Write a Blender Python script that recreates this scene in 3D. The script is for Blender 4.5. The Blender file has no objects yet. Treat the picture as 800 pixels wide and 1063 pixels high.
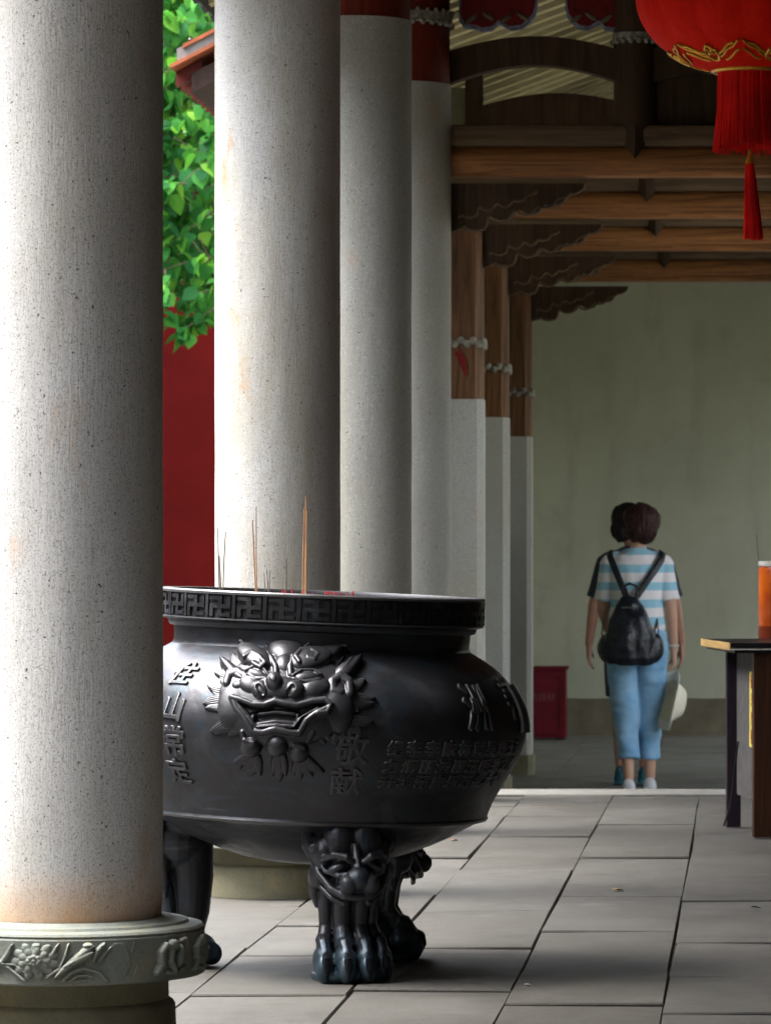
import bpy, bmesh, math, random
import numpy as np
from mathutils import Vector, Matrix
R = math.radians
PI = math.pi
rnd = random.Random(7)
scene = bpy.context.scene
COL = scene.collection

# ------------------------------------------------------------------ camera
FPX, VX, HY, CAMZ = 4400.0, 768.0, 575.0, 1.063
cam_d = bpy.data.cameras.new('camera')
cam = bpy.data.objects.new('camera', cam_d); COL.objects.link(cam)
cam.location = (0, 0, CAMZ); cam.rotation_euler = (R(90), 0, 0)
cam_d.sensor_fit = 'HORIZONTAL'; cam_d.sensor_width = 36.0
cam_d.lens = 36.0 * FPX / 800.0
cam_d.shift_x = -(VX - 400) / 800.0
cam_d.shift_y = (HY - 531.5) / 800.0
cam_d.clip_end = 400
cam_d.dof.use_dof = True; cam_d.dof.focus_distance = 10.9; cam_d.dof.aperture_fstop = 20
scene.camera = cam

def at(x, y, Y):
    return Vector(((x - VX) / FPX * Y, Y, CAMZ - (y - HY) / FPX * Y))

# ------------------------------------------------------------------ helpers
def srgb(r, g, b):
    f = lambda c: (c / 255 / 12.92) if c / 255 <= 0.04045 else ((c / 255 + 0.055) / 1.055) ** 2.4
    return (f(r), f(g), f(b), 1)

def tag(o, label=None, cat=None, group=None, kind=None):
    if label: o['label'] = label
    if cat: o['category'] = cat
    if group: o['group'] = group
    if kind: o['kind'] = kind
    return o

def empty(name, loc=(0, 0, 0), rz=0.0):
    o = bpy.data.objects.new(name, None); COL.objects.link(o)
    o.location = loc; o.rotation_euler = (0, 0, rz); o.empty_display_size = 0.1
    return o

def mobj(name, verts, faces, mat=None, parent=None, smooth=False):
    me = bpy.data.meshes.new(name)
    me.from_pydata([tuple(v) for v in verts], [], faces); me.update()
    if mat: me.materials.append(mat)
    if smooth:
        me.polygons.foreach_set('use_smooth', [True] * len(me.polygons))
        if smooth != 'all':
            try: me.set_sharp_from_angle(angle=R(35))
            except Exception: pass
    o = bpy.data.objects.new(name, me); COL.objects.link(o)
    if parent: o.parent = parent
    return o

class MB:
    def __init__(s): s.v = []; s.f = []
    def add(s, vs, fs):
        n = len(s.v); s.v += [Vector(v) for v in vs]; s.f += [tuple(i + n for i in f) for f in fs]; return s
    def box(s, x0, x1, y0, y1, z0, z1, b=0.0, M=None):
        bm = bmesh.new(); bmesh.ops.create_cube(bm, size=1)
        for v in bm.verts:
            v.co = Vector(((x0 + x1) / 2 + v.co.x * (x1 - x0), (y0 + y1) / 2 + v.co.y * (y1 - y0), (z0 + z1) / 2 + v.co.z * (z1 - z0)))
        if b > 0: bmesh.ops.bevel(bm, geom=list(bm.edges), offset=b, segments=2, affect='EDGES', profile=0.6)
        return s.frombm(bm, M)
    def frombm(s, bm, M=None):
        bm.verts.index_update()
        vs = [(M @ v.co) if M else v.co.copy() for v in bm.verts]
        s.add(vs, [tuple(v.index for v in f.verts) for f in bm.faces]); bm.free(); return s
    def lathe(s, prof, n=64, c=(0, 0, 0), caps=True, a0=0, a1=2 * PI):
        full = abs(a1 - a0 - 2 * PI) < 1e-6
        m = n if full else n + 1
        vs = []
        for r, z in prof:
            for i in range(m):
                a = a0 + (a1 - a0) * i / n
                vs.append((c[0] + r * math.cos(a), c[1] + r * math.sin(a), c[2] + z))
        fs = []
        for j in range(len(prof) - 1):
            for i in range(n):
                k = (i + 1) % m
                fs.append((j * m + i, j * m + k, (j + 1) * m + k, (j + 1) * m + i))
        if caps and full:
            if prof[0][0] > 1e-5: fs.append(tuple(range(m - 1, -1, -1)))
            if prof[-1][0] > 1e-5: fs.append(tuple((len(prof) - 1) * m + i for i in range(m)))
        return s.add(vs, fs)
    def tube(s, pts, rad, n=10, flat=1.0, up=None):
        pts = [Vector(p) for p in pts]
        if not isinstance(rad, (list, tuple)): rad = [rad] * len(pts)
        vs, fs = [], []
        prevu = None
        for i, p in enumerate(pts):
            t = (pts[min(i + 1, len(pts) - 1)] - pts[max(i - 1, 0)]).normalized()
            if prevu is None:
                u = (Vector(up) if up else (Vector((0, 0, 1)) if abs(t.z) < .9 else Vector((1, 0, 0))))
            else: u = prevu
            u = (u - t * u.dot(t)).normalized(); w = t.cross(u); prevu = u
            rr = rad[i]
            ru, rw = (rr if isinstance(rr, tuple) else (rr, rr * flat))
            for k in range(n):
                a = 2 * PI * k / n
                vs.append(p + u * ru * math.cos(a) + w * rw * math.sin(a))
        for i in range(len(pts) - 1):
            for k in range(n):
                k2 = (k + 1) % n
                fs.append((i * n + k, i * n + k2, (i + 1) * n + k2, (i + 1) * n + k))
        fs.append(tuple(range(n - 1, -1, -1))); fs.append(tuple((len(pts) - 1) * n + k for k in range(n)))
        return s.add(vs, fs)
    def ball(s, c, r, rot=None, seg=20, rings=12):
        if not isinstance(r, (list, tuple)): r = (r, r, r)
        bm = bmesh.new(); bmesh.ops.create_uvsphere(bm, u_segments=seg, v_segments=rings, radius=1)
        M = Matrix.Translation(c) @ (rot.to_4x4() if rot else Matrix.Identity(4)) @ Matrix.Diagonal((r[0], r[1], r[2], 1))
        return s.frombm(bm, M)
    def cap(s, a, b, ra, rb, n=14):      # tapered capsule
        a = Vector(a); b = Vector(b); d = (b - a); L = d.length; t = d / L
        pts, rr = [], []
        for k in (-90, -60, -35, -15, 0): pts.append(a + t * ra * math.sin(R(k))); rr.append(max(ra * math.cos(R(k)), 1e-4))
        for k in (0, 15, 35, 60, 90): pts.append(b + t * rb * math.sin(R(k))); rr.append(max(rb * math.cos(R(k)), 1e-4))
        return s.tube(pts, rr, n)
    def prism(s, poly, y0, y1):          # polygon in XZ extruded along Y
        n = len(poly)
        vs = [(p[0], y0, p[1]) for p in poly] + [(p[0], y1, p[1]) for p in poly]
        fs = [tuple(range(n - 1, -1, -1)), tuple(range(n, 2 * n))]
        for i in range(n):
            j = (i + 1) % n; fs.append((i, j, j + n, i + n))
        bm = bmesh.new(); bv = [bm.verts.new(v) for v in vs]
        for f in fs: bm.faces.new([bv[i] for i in f])
        bmesh.ops.recalc_face_normals(bm, faces=bm.faces)
        bmesh.ops.triangulate(bm, faces=[f for f in bm.faces if len(f.verts) > 4])
        return s.frombm(bm)
    def build(s, name, mat=None, parent=None, smooth=False):
        return mobj(name, s.v, s.f, mat, parent, smooth)
    def remesh(s, name, mat, parent=None, voxel=0.006, sm=4, smf=0.5, disp=None):
        tmp = mobj('tmp', s.v, s.f)
        m = tmp.modifiers.new('r', 'REMESH'); m.mode = 'VOXEL'; m.voxel_size = voxel
        if sm:
            m2 = tmp.modifiers.new('s', 'SMOOTH'); m2.iterations = sm; m2.factor = smf
        dg = bpy.context.evaluated_depsgraph_get(); dg.update()
        me = bpy.data.meshes.new_from_object(tmp.evaluated_get(dg), depsgraph=dg)
        old = tmp.data; bpy.data.objects.remove(tmp); bpy.data.meshes.remove(old)
        me.name = name; me.materials.clear()
        if mat: me.materials.append(mat)
        if disp:
            N = [v.normal.copy() for v in me.vertices]
            for v, nn in zip(me.vertices, N): v.co = v.co + nn * disp(v.co)
        me.polygons.foreach_set('use_smooth', [True] * len(me.polygons)); me.update()
        o = bpy.data.objects.new(name, me); COL.objects.link(o)
        if parent: o.parent = parent
        return o

def copy_tree(o, parent=None):
    c = o.copy(); COL.objects.link(c)
    if parent: c.parent = parent
    for ch in list(o.children): copy_tree(ch, c)
    return c

def n1(x, y=0, z=0, seed=0):
    from mathutils import noise
    return noise.noise(Vector((x + seed * 17.3, y - seed * 5.1, z + seed * 3.7)))

# ------------------------------------------------------------------ materials
class NT:
    def __init__(s, name):
        s.m = bpy.data.materials.new(name); s.m.use_nodes = True
        s.t = s.m.node_tree; s.b = s.t.nodes['Principled BSDF']
        s.co = s.t.nodes.new('ShaderNodeTexCoord').outputs['Object']
        s.geo = s.t.nodes.new('ShaderNodeNewGeometry')
    def n(s, ty, **kw):
        nd = s.t.nodes.new(ty)
        for k, v in kw.items():
            if k in nd.inputs: nd.inputs[k].default_value = v
            else: setattr(nd, k, v)
        return nd
    def l(s, a, b): s.t.links.new(a, b)
    def mp(s, scale=(1, 1, 1), rot=(0, 0, 0), loc=(0, 0, 0), src=None):
        nd = s.n('ShaderNodeMapping'); nd.inputs['Scale'].default_value = scale; nd.inputs['Rotation'].default_value = rot
        nd.inputs['Location'].default_value = loc
        s.l(src or s.co, nd.inputs['Vector']); return nd.outputs[0]
    def noise(s, scale, detail=4, rough=.55, vec=None, dist=0):
        nd = s.n('ShaderNodeTexNoise', Scale=scale, Detail=detail, Roughness=rough, Distortion=dist)
        s.l(vec if vec is not None else s.co, nd.inputs['Vector']); return nd.outputs['Fac']
    def ramp(s, fac, stops, interp='LINEAR'):
        nd = s.n('ShaderNodeValToRGB'); cr = nd.color_ramp; cr.interpolation = interp
        while len(cr.elements) < len(stops): cr.elements.new(.5)
        for e, (p, c) in zip(cr.elements, stops):
            e.position = p; e.color = c if isinstance(c, tuple) else (c, c, c, 1)
        s.l(fac, nd.inputs[0]); return nd.outputs[0]
    def mix(s, fac, a, b, mode='MIX'):
        nd = s.n('ShaderNodeMix'); nd.data_type = 'RGBA'; nd.blend_type = mode
        for i, v in ((0, fac), (6, a), (7, b)):
            if hasattr(v, 'is_linked'): s.l(v, nd.inputs[i])
            else: nd.inputs[i].default_value = v
        return nd.outputs[2]
    def math(s, op, a, b=0.0, clamp=False):
        nd = s.n('ShaderNodeMath', operation=op); nd.use_clamp = clamp
        for i, v in ((0, a), (1, b)):
            if hasattr(v, 'is_linked'): s.l(v, nd.inputs[i])
            else: nd.inputs[i].default_value = v
        return nd.outputs[0]
    def bump(s, h, strength=.3, dist=.01, nrm=None):
        nd = s.n('ShaderNodeBump', Strength=strength, Distance=dist); s.l(h, nd.inputs['Height'])
        if nrm is not None: s.l(nrm, nd.inputs['Normal'])
        return nd.outputs[0]
    def out(s, col=None, rough=None, nrm=None, metal=None, **kw):
        for k, v in (('Base Color', col), ('Roughness', rough), ('Normal', nrm), ('Metallic', metal)):
            if v is None: continue
            if hasattr(v, 'is_linked'): s.l(v, s.b.inputs[k])
            else: s.b.inputs[k].default_value = v
        for k, v in kw.items():
            s.b.inputs[k.replace('_', ' ')].default_value = v
        return s.m

def m_plain(name, col, rough=.6, metal=0, nscale=8, var=.25, bump=.15, bs=None, **kw):
    t = NT(name)
    f = t.noise(nscale, 5, .6)
    c = t.mix(t.ramp(f, [(.3, 0.0), (.7, 1.0)]), tuple([x * (1 - var) for x in col[:3]] + [1]), tuple([min(1, x * (1 + var)) for x in col[:3]] + [1]))
    f2 = t.noise(bs or nscale * 8, 4)
    kw.setdefault('Specular_IOR_Level', .25)
    return t.out(c, rough, t.bump(f2, bump, .004), metal, **kw)

def m_granite(name, base=(.47, .46, .44), stain=.5, warm=0.0, chisel=True):
    t = NT(name)
    geo = t.geo.outputs['Position']
    vec = t.mp((1, 1, 1), src=geo)
    big = t.noise(1.6, 4, .6, vec)
    c = t.mix(t.ramp(big, [(.3, 0.), (.7, 1.)]), (base[0] * .84, base[1] * .84, base[2] * .83, 1), (base[0] * 1.05, base[1] * 1.05, base[2] * 1.06, 1))
    fine = t.noise(260, 3, .7, vec)
    c = t.mix(t.ramp(fine, [(.35, 1.0), (.49, 0.)]), c, (.26, .255, .25, 1))
    stk = t.noise(1, 3, .7, t.mp((230, 230, 34), src=geo)); c = t.mix(t.ramp(stk, [(.30, .45), (.45, 0.)]), c, (.24, .235, .23, 1))
    c2 = t.noise(120, 2, .6, t.mp((1, 1, 1), loc=(3, 9, 4), src=geo))
    c = t.mix(t.ramp(c2, [(.58, 0.0), (.70, .4)]), c, (.68, .68, .66, 1))
    sp = t.noise(120, 2, .5, t.mp((1, 1, 1), loc=(7, 1, 2), src=geo))
    c = t.mix(t.ramp(sp, [(.27, 1.0), (.32, 0.)]), c, (.06, .055, .05, 1))
    if stain:
        st = t.noise(5.5, 5, .7, t.mp((1, 1, .45), loc=(1.2, 4.4, .3), src=geo))
        c = t.mix(t.math('MULTIPLY', t.ramp(st, [(.60, 0.0), (.74, 1.)]), stain), c, srgb(176, 134, 84))
        st2 = t.noise(2.2, 5, .7, t.mp((1, 1, .3), loc=(5, 2, 1), src=geo))
        c = t.mix(t.math('MULTIPLY', t.ramp(st2, [(.45, 0.0), (.7, .8)]), stain), c, srgb(150, 140, 108))
    if warm:  # warm light painted into the shaft colour, strongest at its foot
        sx = t.n('ShaderNodeSeparateXYZ'); t.l(geo, sx.inputs[0])
        g = t.math('SUBTRACT', .40, sx.outputs['Z']); g = t.math('MULTIPLY', g, 7.5, True)
        g = t.math('MULTIPLY', g, t.ramp(t.noise(4, 4, .7, t.mp((1, 1, .4), src=geo)), [(.3, .35), (.65, 1.)]))
        c = t.mix(t.math('MULTIPLY', g, warm, True), c, srgb(205, 150, 92))
    ch = t.noise(1, 3, .6, t.mp((210, 210, 24), src=geo))
    h = t.math('ADD', t.math('MULTIPLY', ch, 1.0 if chisel else .3), t.math('MULTIPLY', fine, .7))
    h = t.math('ADD', h, t.math('MULTIPLY', t.ramp(sp, [(.27, 0.0), (.32, 1.)]), .6))
    return t.out(c, .82, t.bump(h, .6, .0022))

def m_bronze(name, teal=0.0, polish=0.0):
    t = NT(name)
    n_big = t.noise(3.2, 5, .62)
    n_mid = t.noise(11, 6, .68, dist=.7)
    c = t.mix(t.ramp(n_big, [(.35, 0.), (.65, 1.)]), (.032, .033, .037, 1), (.055, .054, .064, 1))
    c = t.mix(t.ramp(n_mid, [(.50, 0.), (.70, .7 * (1 - polish))]), c, (.030, .062, .085, 1))
    if teal:
        sx = t.n('ShaderNodeSeparateXYZ'); t.l(t.co, sx.inputs[0])
        g = t.ramp(t.math('ADD', sx.outputs['Z'], t.math('MULTIPLY', n_mid, .06)), [(.06, 1.), (.16, 0.)])
        c = t.mix(t.math('MULTIPLY', g, teal), c, (.045, .11, .15, 1))
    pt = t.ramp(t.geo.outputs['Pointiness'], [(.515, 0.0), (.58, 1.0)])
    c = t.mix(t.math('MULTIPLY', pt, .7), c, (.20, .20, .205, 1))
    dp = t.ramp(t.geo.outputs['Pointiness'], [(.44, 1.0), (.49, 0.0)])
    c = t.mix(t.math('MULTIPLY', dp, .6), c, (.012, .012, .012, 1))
    sc = t.noise(1, 3, .7, t.mp((3, 3, 42), rot=(.4, .6, .2)))
    c = t.mix(t.ramp(sc, [(.66, 0.0), (.74, .5)]), c, (.13, .14, .16, 1))
    dust = t.noise(60, 3, .6)
    sm = t.noise(6, 6, .72, dist=1.2)
    rg = t.math('ADD', t.ramp(sm, [(.35, .27), (.65, .48 - polish * .08)]), t.math('MULTIPLY', dust, .12))
    c = t.mix(t.ramp(sm, [(.52, 0.), (.70, .55)]), c, (.10, .105, .115, 1))
    cl = t.noise(4.5, 6, .7, t.mp((1, 1, 2.2), loc=(3, 1, 7)), 1.5); c = t.mix(t.ramp(cl, [(.54, 0.), (.70, .6 * (1 - polish))]), c, (.06, .085, .115, 1))
    h = t.math('ADD', t.math('MULTIPLY', t.noise(22, 5, .6), .9), t.math('MULTIPLY', dust, .45))
    return t.out(c, rg, t.bump(h, .42 - polish * .15, .003), .62)

def m_wood(name, col, dark, rough=.6, axis=0, sc=1.0, var=1.0):
    t = NT(name)
    s = [14 * sc] * 3; s[axis] = 1.1 * sc
    v = t.mp(tuple(s))
    g = t.noise(1.6, 7, .68, v, 1.2)
    c = t.mix(t.ramp(g, [(.33, 0.), (.68, 1.)]), tuple(dark) + (1,), tuple(col) + (1,))
    blot = t.noise(2.4, 4, .6)
    c = t.mix(t.ramp(blot, [(.4, 0.), (.8, .55)]), c, tuple([x * .55 for x in col]) + (1,))
    return t.out(c, rough, t.bump(g, .6, .008), Specular_IOR_Level=.14)

def m_slab(name, col=(.082, .080, .074), seed=0):
    t = NT(name)
    k = lambda a, tint=(1, 1, 1): tuple(x * a * q for x, q in zip(col, tint)) + (1,)
    geo = t.geo.outputs['Position']
    isl = t.geo.outputs['Random Per Island']
    big = t.noise(1.1, 5, .6, t.mp((1, .6, 1), loc=(seed, 0, 0), src=geo))
    c = t.mix(t.ramp(big, [(.3, 0.), (.7, 1.)]), k(.78), k(1.12))
    c = t.mix(isl, c, t.mix(.6, c, k(.55, (1.04, 1.0, .92))))
    mid = t.noise(7, 6, .72, geo)
    c = t.mix(t.ramp(mid, [(.46, 0.), (.70, .6)]), c, k(.62, (1.08, 1.0, .86)))
    lo = t.noise(2.3, 6, .72, t.mp((1, .5, 1), loc=(seed, 3, 0), src=geo)); c = t.mix(t.ramp(lo, [(.50, 0.), (.64, .55)]), c, k(.5, (1.0, 1.0, .95)))
    li = t.noise(3.1, 6, .75, t.mp((1, .7, 1), loc=(seed, 8, 0), src=geo)); c = t.mix(t.ramp(li, [(.58, 0.), (.74, .5)]), c, k(1.6))
    fine = t.noise(110, 3, .6, geo)
    c = t.mix(t.ramp(fine, [(.33, .5), (.48, 0.)]), c, k(.4))
    wet = t.noise(2.6, 4, .6, t.mp((1, 1, 1), loc=(4, 2, 0), src=geo))
    h = t.math('ADD', t.math('MULTIPLY', mid, 1.), t.math('MULTIPLY', fine, .35))
    return t.out(c, t.ramp(wet, [(.3, .5), (.7, .8)]), t.bump(h, .5, .005), Specular_IOR_Level=.35)

MG1 = m_granite('granite_shaft', (.55, .555, .55), .5, warm=.85)
MG2 = m_granite('granite_shaft_stained', (.53, .53, .515), .9)
MG3 = m_granite('granite_pale', (.40, .40, .36), .4)
def m_carved(name, a, b, stain=.3):
    t = NT(name); geo = t.geo.outputs['Position']
    c = t.mix(t.ramp(t.noise(5, 6, .65, geo), [(.3, 0.), (.7, 1.)]), a, b)
    c = t.mix(t.math('MULTIPLY', t.ramp(t.noise(11, 5, .7, t.mp((1, 1, .5), loc=(2, 5, 1), src=geo)), [(.52, 0.), (.72, 1.)]), stain), c, srgb(150, 128, 82))
    c = t.mix(t.ramp(t.noise(160, 3, .6, geo), [(.33, .5), (.45, 0.)]), c, (.09, .09, .08, 1))
    return t.out(c, .8, t.bump(t.noise(90, 5, .65, geo), .5, .003))
MBASE = m_carved('carved_base_stone', (.10, .12, .105, 1), (.19, .21, .185, 1))
MPLINTH = m_carved('plinth_stone', (.11, .105, .06, 1), (.20, .19, .12, 1), .5)
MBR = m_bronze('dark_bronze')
MBRM = m_bronze('polished_bronze', 0, 1.0)
MBRL = m_bronze('dark_bronze_leg', .5)
MW_beam = m_wood('old_beam_wood', (.46, .20, .07), (.10, .042, .018), .5, 0)
MW_grey = m_wood('weathered_grey_timber', (.18, .12, .07), (.075, .05, .03), .65, 0)
MW_dark = m_wood('dark_timber', (.075, .043, .022), (.028, .017, .010), .6, 2)
MW_post = m_wood('brown_post_timber', (.20, .095, .04), (.055, .027, .014), .45, 2)
MW_red = m_wood('red_painted_timber', (.17, .024, .013), (.08, .014, .008), .45, 2, .7)
M_green0 = m_plain('olive_infill_plaster', (.17, .17, .10, 1), .85)
MW_raft = m_wood('rafter_wood', (.68, .60, .33), (.45, .38, .20), .7, 0)
MW_board = m_wood('ceiling_board', (.045, .036, .02), (.015, .012, .008), .8, 0)
M_white = m_plain('white_paint', (.62, .60, .54, 1), .7, var=.3, nscale=30)
M_bead = m_plain('dusty_white_carving', (.22, .21, .17, 1), .8, var=.6, nscale=40)
M_slab = m_slab('paving_slabs')
M_slab2 = m_slab('lower_paving', (.21, .205, .185), 4)
M_kerb = m_slab('kerb_stone', (.19, .19, .18), 9)
M_dirt = m_plain('joint_dirt', (.022, .020, .017, 1), .95)
M_red_wall = m_plain('red_plaster', srgb(84, 14, 13), .85, nscale=2.5, var=.16, bump=.25, Specular_IOR_Level=.08)
M_black = m_plain('black_lacquer', (.012, .011, .013, 1), .35)
M_edgew = m_wood('raw_wood_edge', (.62, .42, .17), (.45, .28, .10), .6, 1)

# ------------------------------------------------------------------ setting: floors
def jit(a): return rnd.uniform(-a, a)

def edge_x(x, y): return x + .007 * n1(y * .5, x * 13.7, 0, 5) + .002 * n1(y * 3.1, x * 7, 0, 6)
def slab_floor(name, strips, zt, mat, thick=.06, gap=.004, parent=None, lip=1.0):
    mb = MB()
    for (x0, x1, ys) in strips:
        for a, b in zip(ys[:-1], ys[1:]):
            g = [gap * rnd.uniform(.15, .75) for _ in range(2)] + [gap * rnd.uniform(.3, 1.5) for _ in range(2)]
            o_ = jit(.0035) * lip; tx, ty = jit(.0018) * lip, jit(.0030) * lip; dz = [o_ - tx - ty, o_ + tx - ty, o_ + tx + ty, o_ - tx + ty]
            q = lambda m=.006, p=2.6: .0003 + m * rnd.random() ** p
            c = [(edge_x(x0, a) + q(), a + q(.012, 1.6)), (edge_x(x1, a) - q(), a + q(.012, 1.6)), (edge_x(x1, b) - q(), b - q(.012, 1.6)), (edge_x(x0, b) + q(), b - q(.012, 1.6))]
            cx = sum(p[0] for p in c) / 4; cy = sum(p[1] for p in c) / 4
            e = .0022
            def ins(p): return (p[0] + (e if p[0] < cx else -e), p[1] + (e if p[1] < cy else -e))
            vs = [(p[0], p[1], zt - thick) for p in c] + [(p[0], p[1], zt - .004 + dz[i]) for i, p in enumerate(c)] + [(*ins(p), zt + dz[i]) for i, p in enumerate(c)]
            fs = [(0, 3, 2, 1), (8, 9, 10, 11)]
            for k in range(4):
                j = (k + 1) % 4
                fs += [(k, j, 4 + j, 4 + k), (4 + k, 4 + j, 8 + j, 8 + k)]
            mb.add(vs, fs)
    return mb.build(name, mat, parent)

YE = 18.63
def ys_from(lst, lo, hi, L=(.75, 1.35)):
    lst = sorted(lst); out = [lst[0]]
    while out[0] > lo: out.insert(0, out[0] - rnd.uniform(*L))
    out[0] = lo
    for v in lst[1:]: out.append(v)
    while out[-1] < hi: out.append(out[-1] + rnd.uniform(*L))
    out[-1] = hi
    if out[-1] - out[-2] < .3: out.pop(-2)
    if out[1] - out[0] < .3: out.pop(1)
    return out
xs = [-3.2, -2.83, -2.45, -2.07, -1.70, -1.32, -.945, -.56, -.18, .20, .58, .96, 1.34, 1.72, 2.1]
known = {4: [11.42, 12.78, 14.3], 5: [12.1, 13.2, 14.8, 16.2], 6: [11.40, 12.60, 14.2, 15.9], 7: [11.9, 13.13, 14.80, 16.6], 8: [11.6, 12.98, 15.59, 17.4]}
strips = []
for i in range(len(xs) - 1):
    strips.append((xs[i], xs[i + 1], ys_from(known.get(i, [12.0 + jit(.6)]), 1.0, YE)))
tag(slab_floor('floor', strips, 0, M_slab), kind='structure')
kerb = slab_floor('kerb', [(-3.2 + 1.06 * 0, 2.1, [YE, 19.08])], .0, M_kerb, .26)
# kerb stones: long blocks
bpy.data.objects.remove(kerb)
mb = MB()
kx = -3.2
while kx < 2.1:
    L = 1.75 + jit(.2); mb.box(kx + .003, min(kx + L, 2.1) - .003, YE + .012, 19.08, -.262, .004, .006); kx += L
tag(mb.build('kerb', M_kerb), kind='structure')
mb = MB(); mb.box(-3.2, 2.1, 1.0, YE, -.5, -.0085)
tag(mb.build('floor_bed', M_dirt), kind='structure')
mb = MB(); mb.box(-3.6, 9.1, 19.085, 31.1, -.5, -.270); tag(mb.build('lower_floor_bed', M_dirt), kind='structure')
# lower floor behind the kerb
st2 = []
x = -3.5
while x < 9.0:
    w = .5 + jit(.06); st2.append((x, x + w, ys_from([24.3 + jit(.5)], 19.09, 30.9, (.9, 1.5)))); x += w
tag(slab_floor('lower_floor', st2, -.262, M_slab2, .05), kind='structure')
mb = MB(); mb.box(-80, 80, -40, 120, -.9, -.33)
tag(mb.build('ground', m_slab('courtyard_ground', (.42, .41, .38), 12)), kind='structure')

# ------------------------------------------------------------------ stone columns
AX, CR = -1.445, .195
BASEP = [(.222, 0), (.224, .03), (.222, .088), (.2165, .096), (.208, .102), (.207, .153)]
def column(Y, mat, label, relief=False, top=3.09):
    t = empty('stone_column', (AX, Y, 0)); tag(t, label, 'column', 'round granite columns along the left side of the hall')
    # shaft with hand-dressed unevenness
    n, prof = 96, [0.28 + (top - .28) * k / 60 for k in range(61)]
    vs, fs = [], []
    for j, z in enumerate(prof):
        for i in range(n):
            a = 2 * PI * i / n
            r = CR + .0014 * n1(3 * math.cos(a), 3 * math.sin(a), z * 3, int(Y * 3)) + .0008 * n1(9 * math.cos(a), 9 * math.sin(a), z * 9, 2)
            if j == 0: r -= .003
            vs.append((r * math.cos(a), r * math.sin(a), z))
    for j in range(60):
        for i in range(n):
            k = (i + 1) % n; fs.append((j * n + i, j * n + k, (j + 1) * n + k, (j + 1) * n + i))
    fs.append(tuple(range(n - 1, -1, -1))); fs.append(tuple(60 * n + i for i in range(n)))
    mobj('shaft', vs, fs, mat, t, True)
    MB().lathe([(r, z) for r, z in BASEP], 96).build('plinth', MPLINTH, t, True)
    b = MB().lathe([(.20, .1535), (.281, .155), (.285, .159), (.285, .250), (.281, .2545), (.283, .258), (.279, .263), (.262, .266), (.252, .2665), (.248, .272), (.222, .2745), (.214, .279), (.18, .2795)], 128)
    b.build('base_ring', MBASE, t, True)
    return t

c1 = column(9.17, MG1, 'thickest looking nearest granite column filling the left edge of the view, with carved flower ring at its foot')
c2 = column(13.25, MG2, 'second granite column, behind the bronze burner rim, with orange stains on its shaft')
c3 = column(16.13, MG3, 'third granite column with red painted timber just at its top edge')
c4 = column(18.33, MG3, 'fourth and thinnest looking granite column with dark red timber and white beaded band above')
def cap_timber(t, top, zt=4.2, band=None, r=.19):
    p = MB().lathe([(r, top + .001), (r, zt)], 48).build('timber_cap', MW_red, t, True)
    if band:
        mb = MB().lathe([(r + .001, band - .022), (r + .012, band - .018), (r + .012, band + .022), (r + .001, band + .028)], 48, caps=False)
        for i in range(28):
            a = 2 * PI * i / 28
            mb.ball(((r + .011) * math.cos(a), (r + .011) * math.sin(a), band - .024), (.012, .012, .012), seg=8, rings=6)
            mb.ball(((r + .011) * math.cos(a + .11), (r + .011) * math.sin(a + .11), band + .030), (.009, .009, .010), seg=8, rings=6)
        mb.build('white_band', M_bead, p, True)
cap_timber(c1, 3.09); cap_timber(c2, 3.09); cap_timber(c3, 3.09); cap_timber(c4, 3.09, band=3.37)

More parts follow.
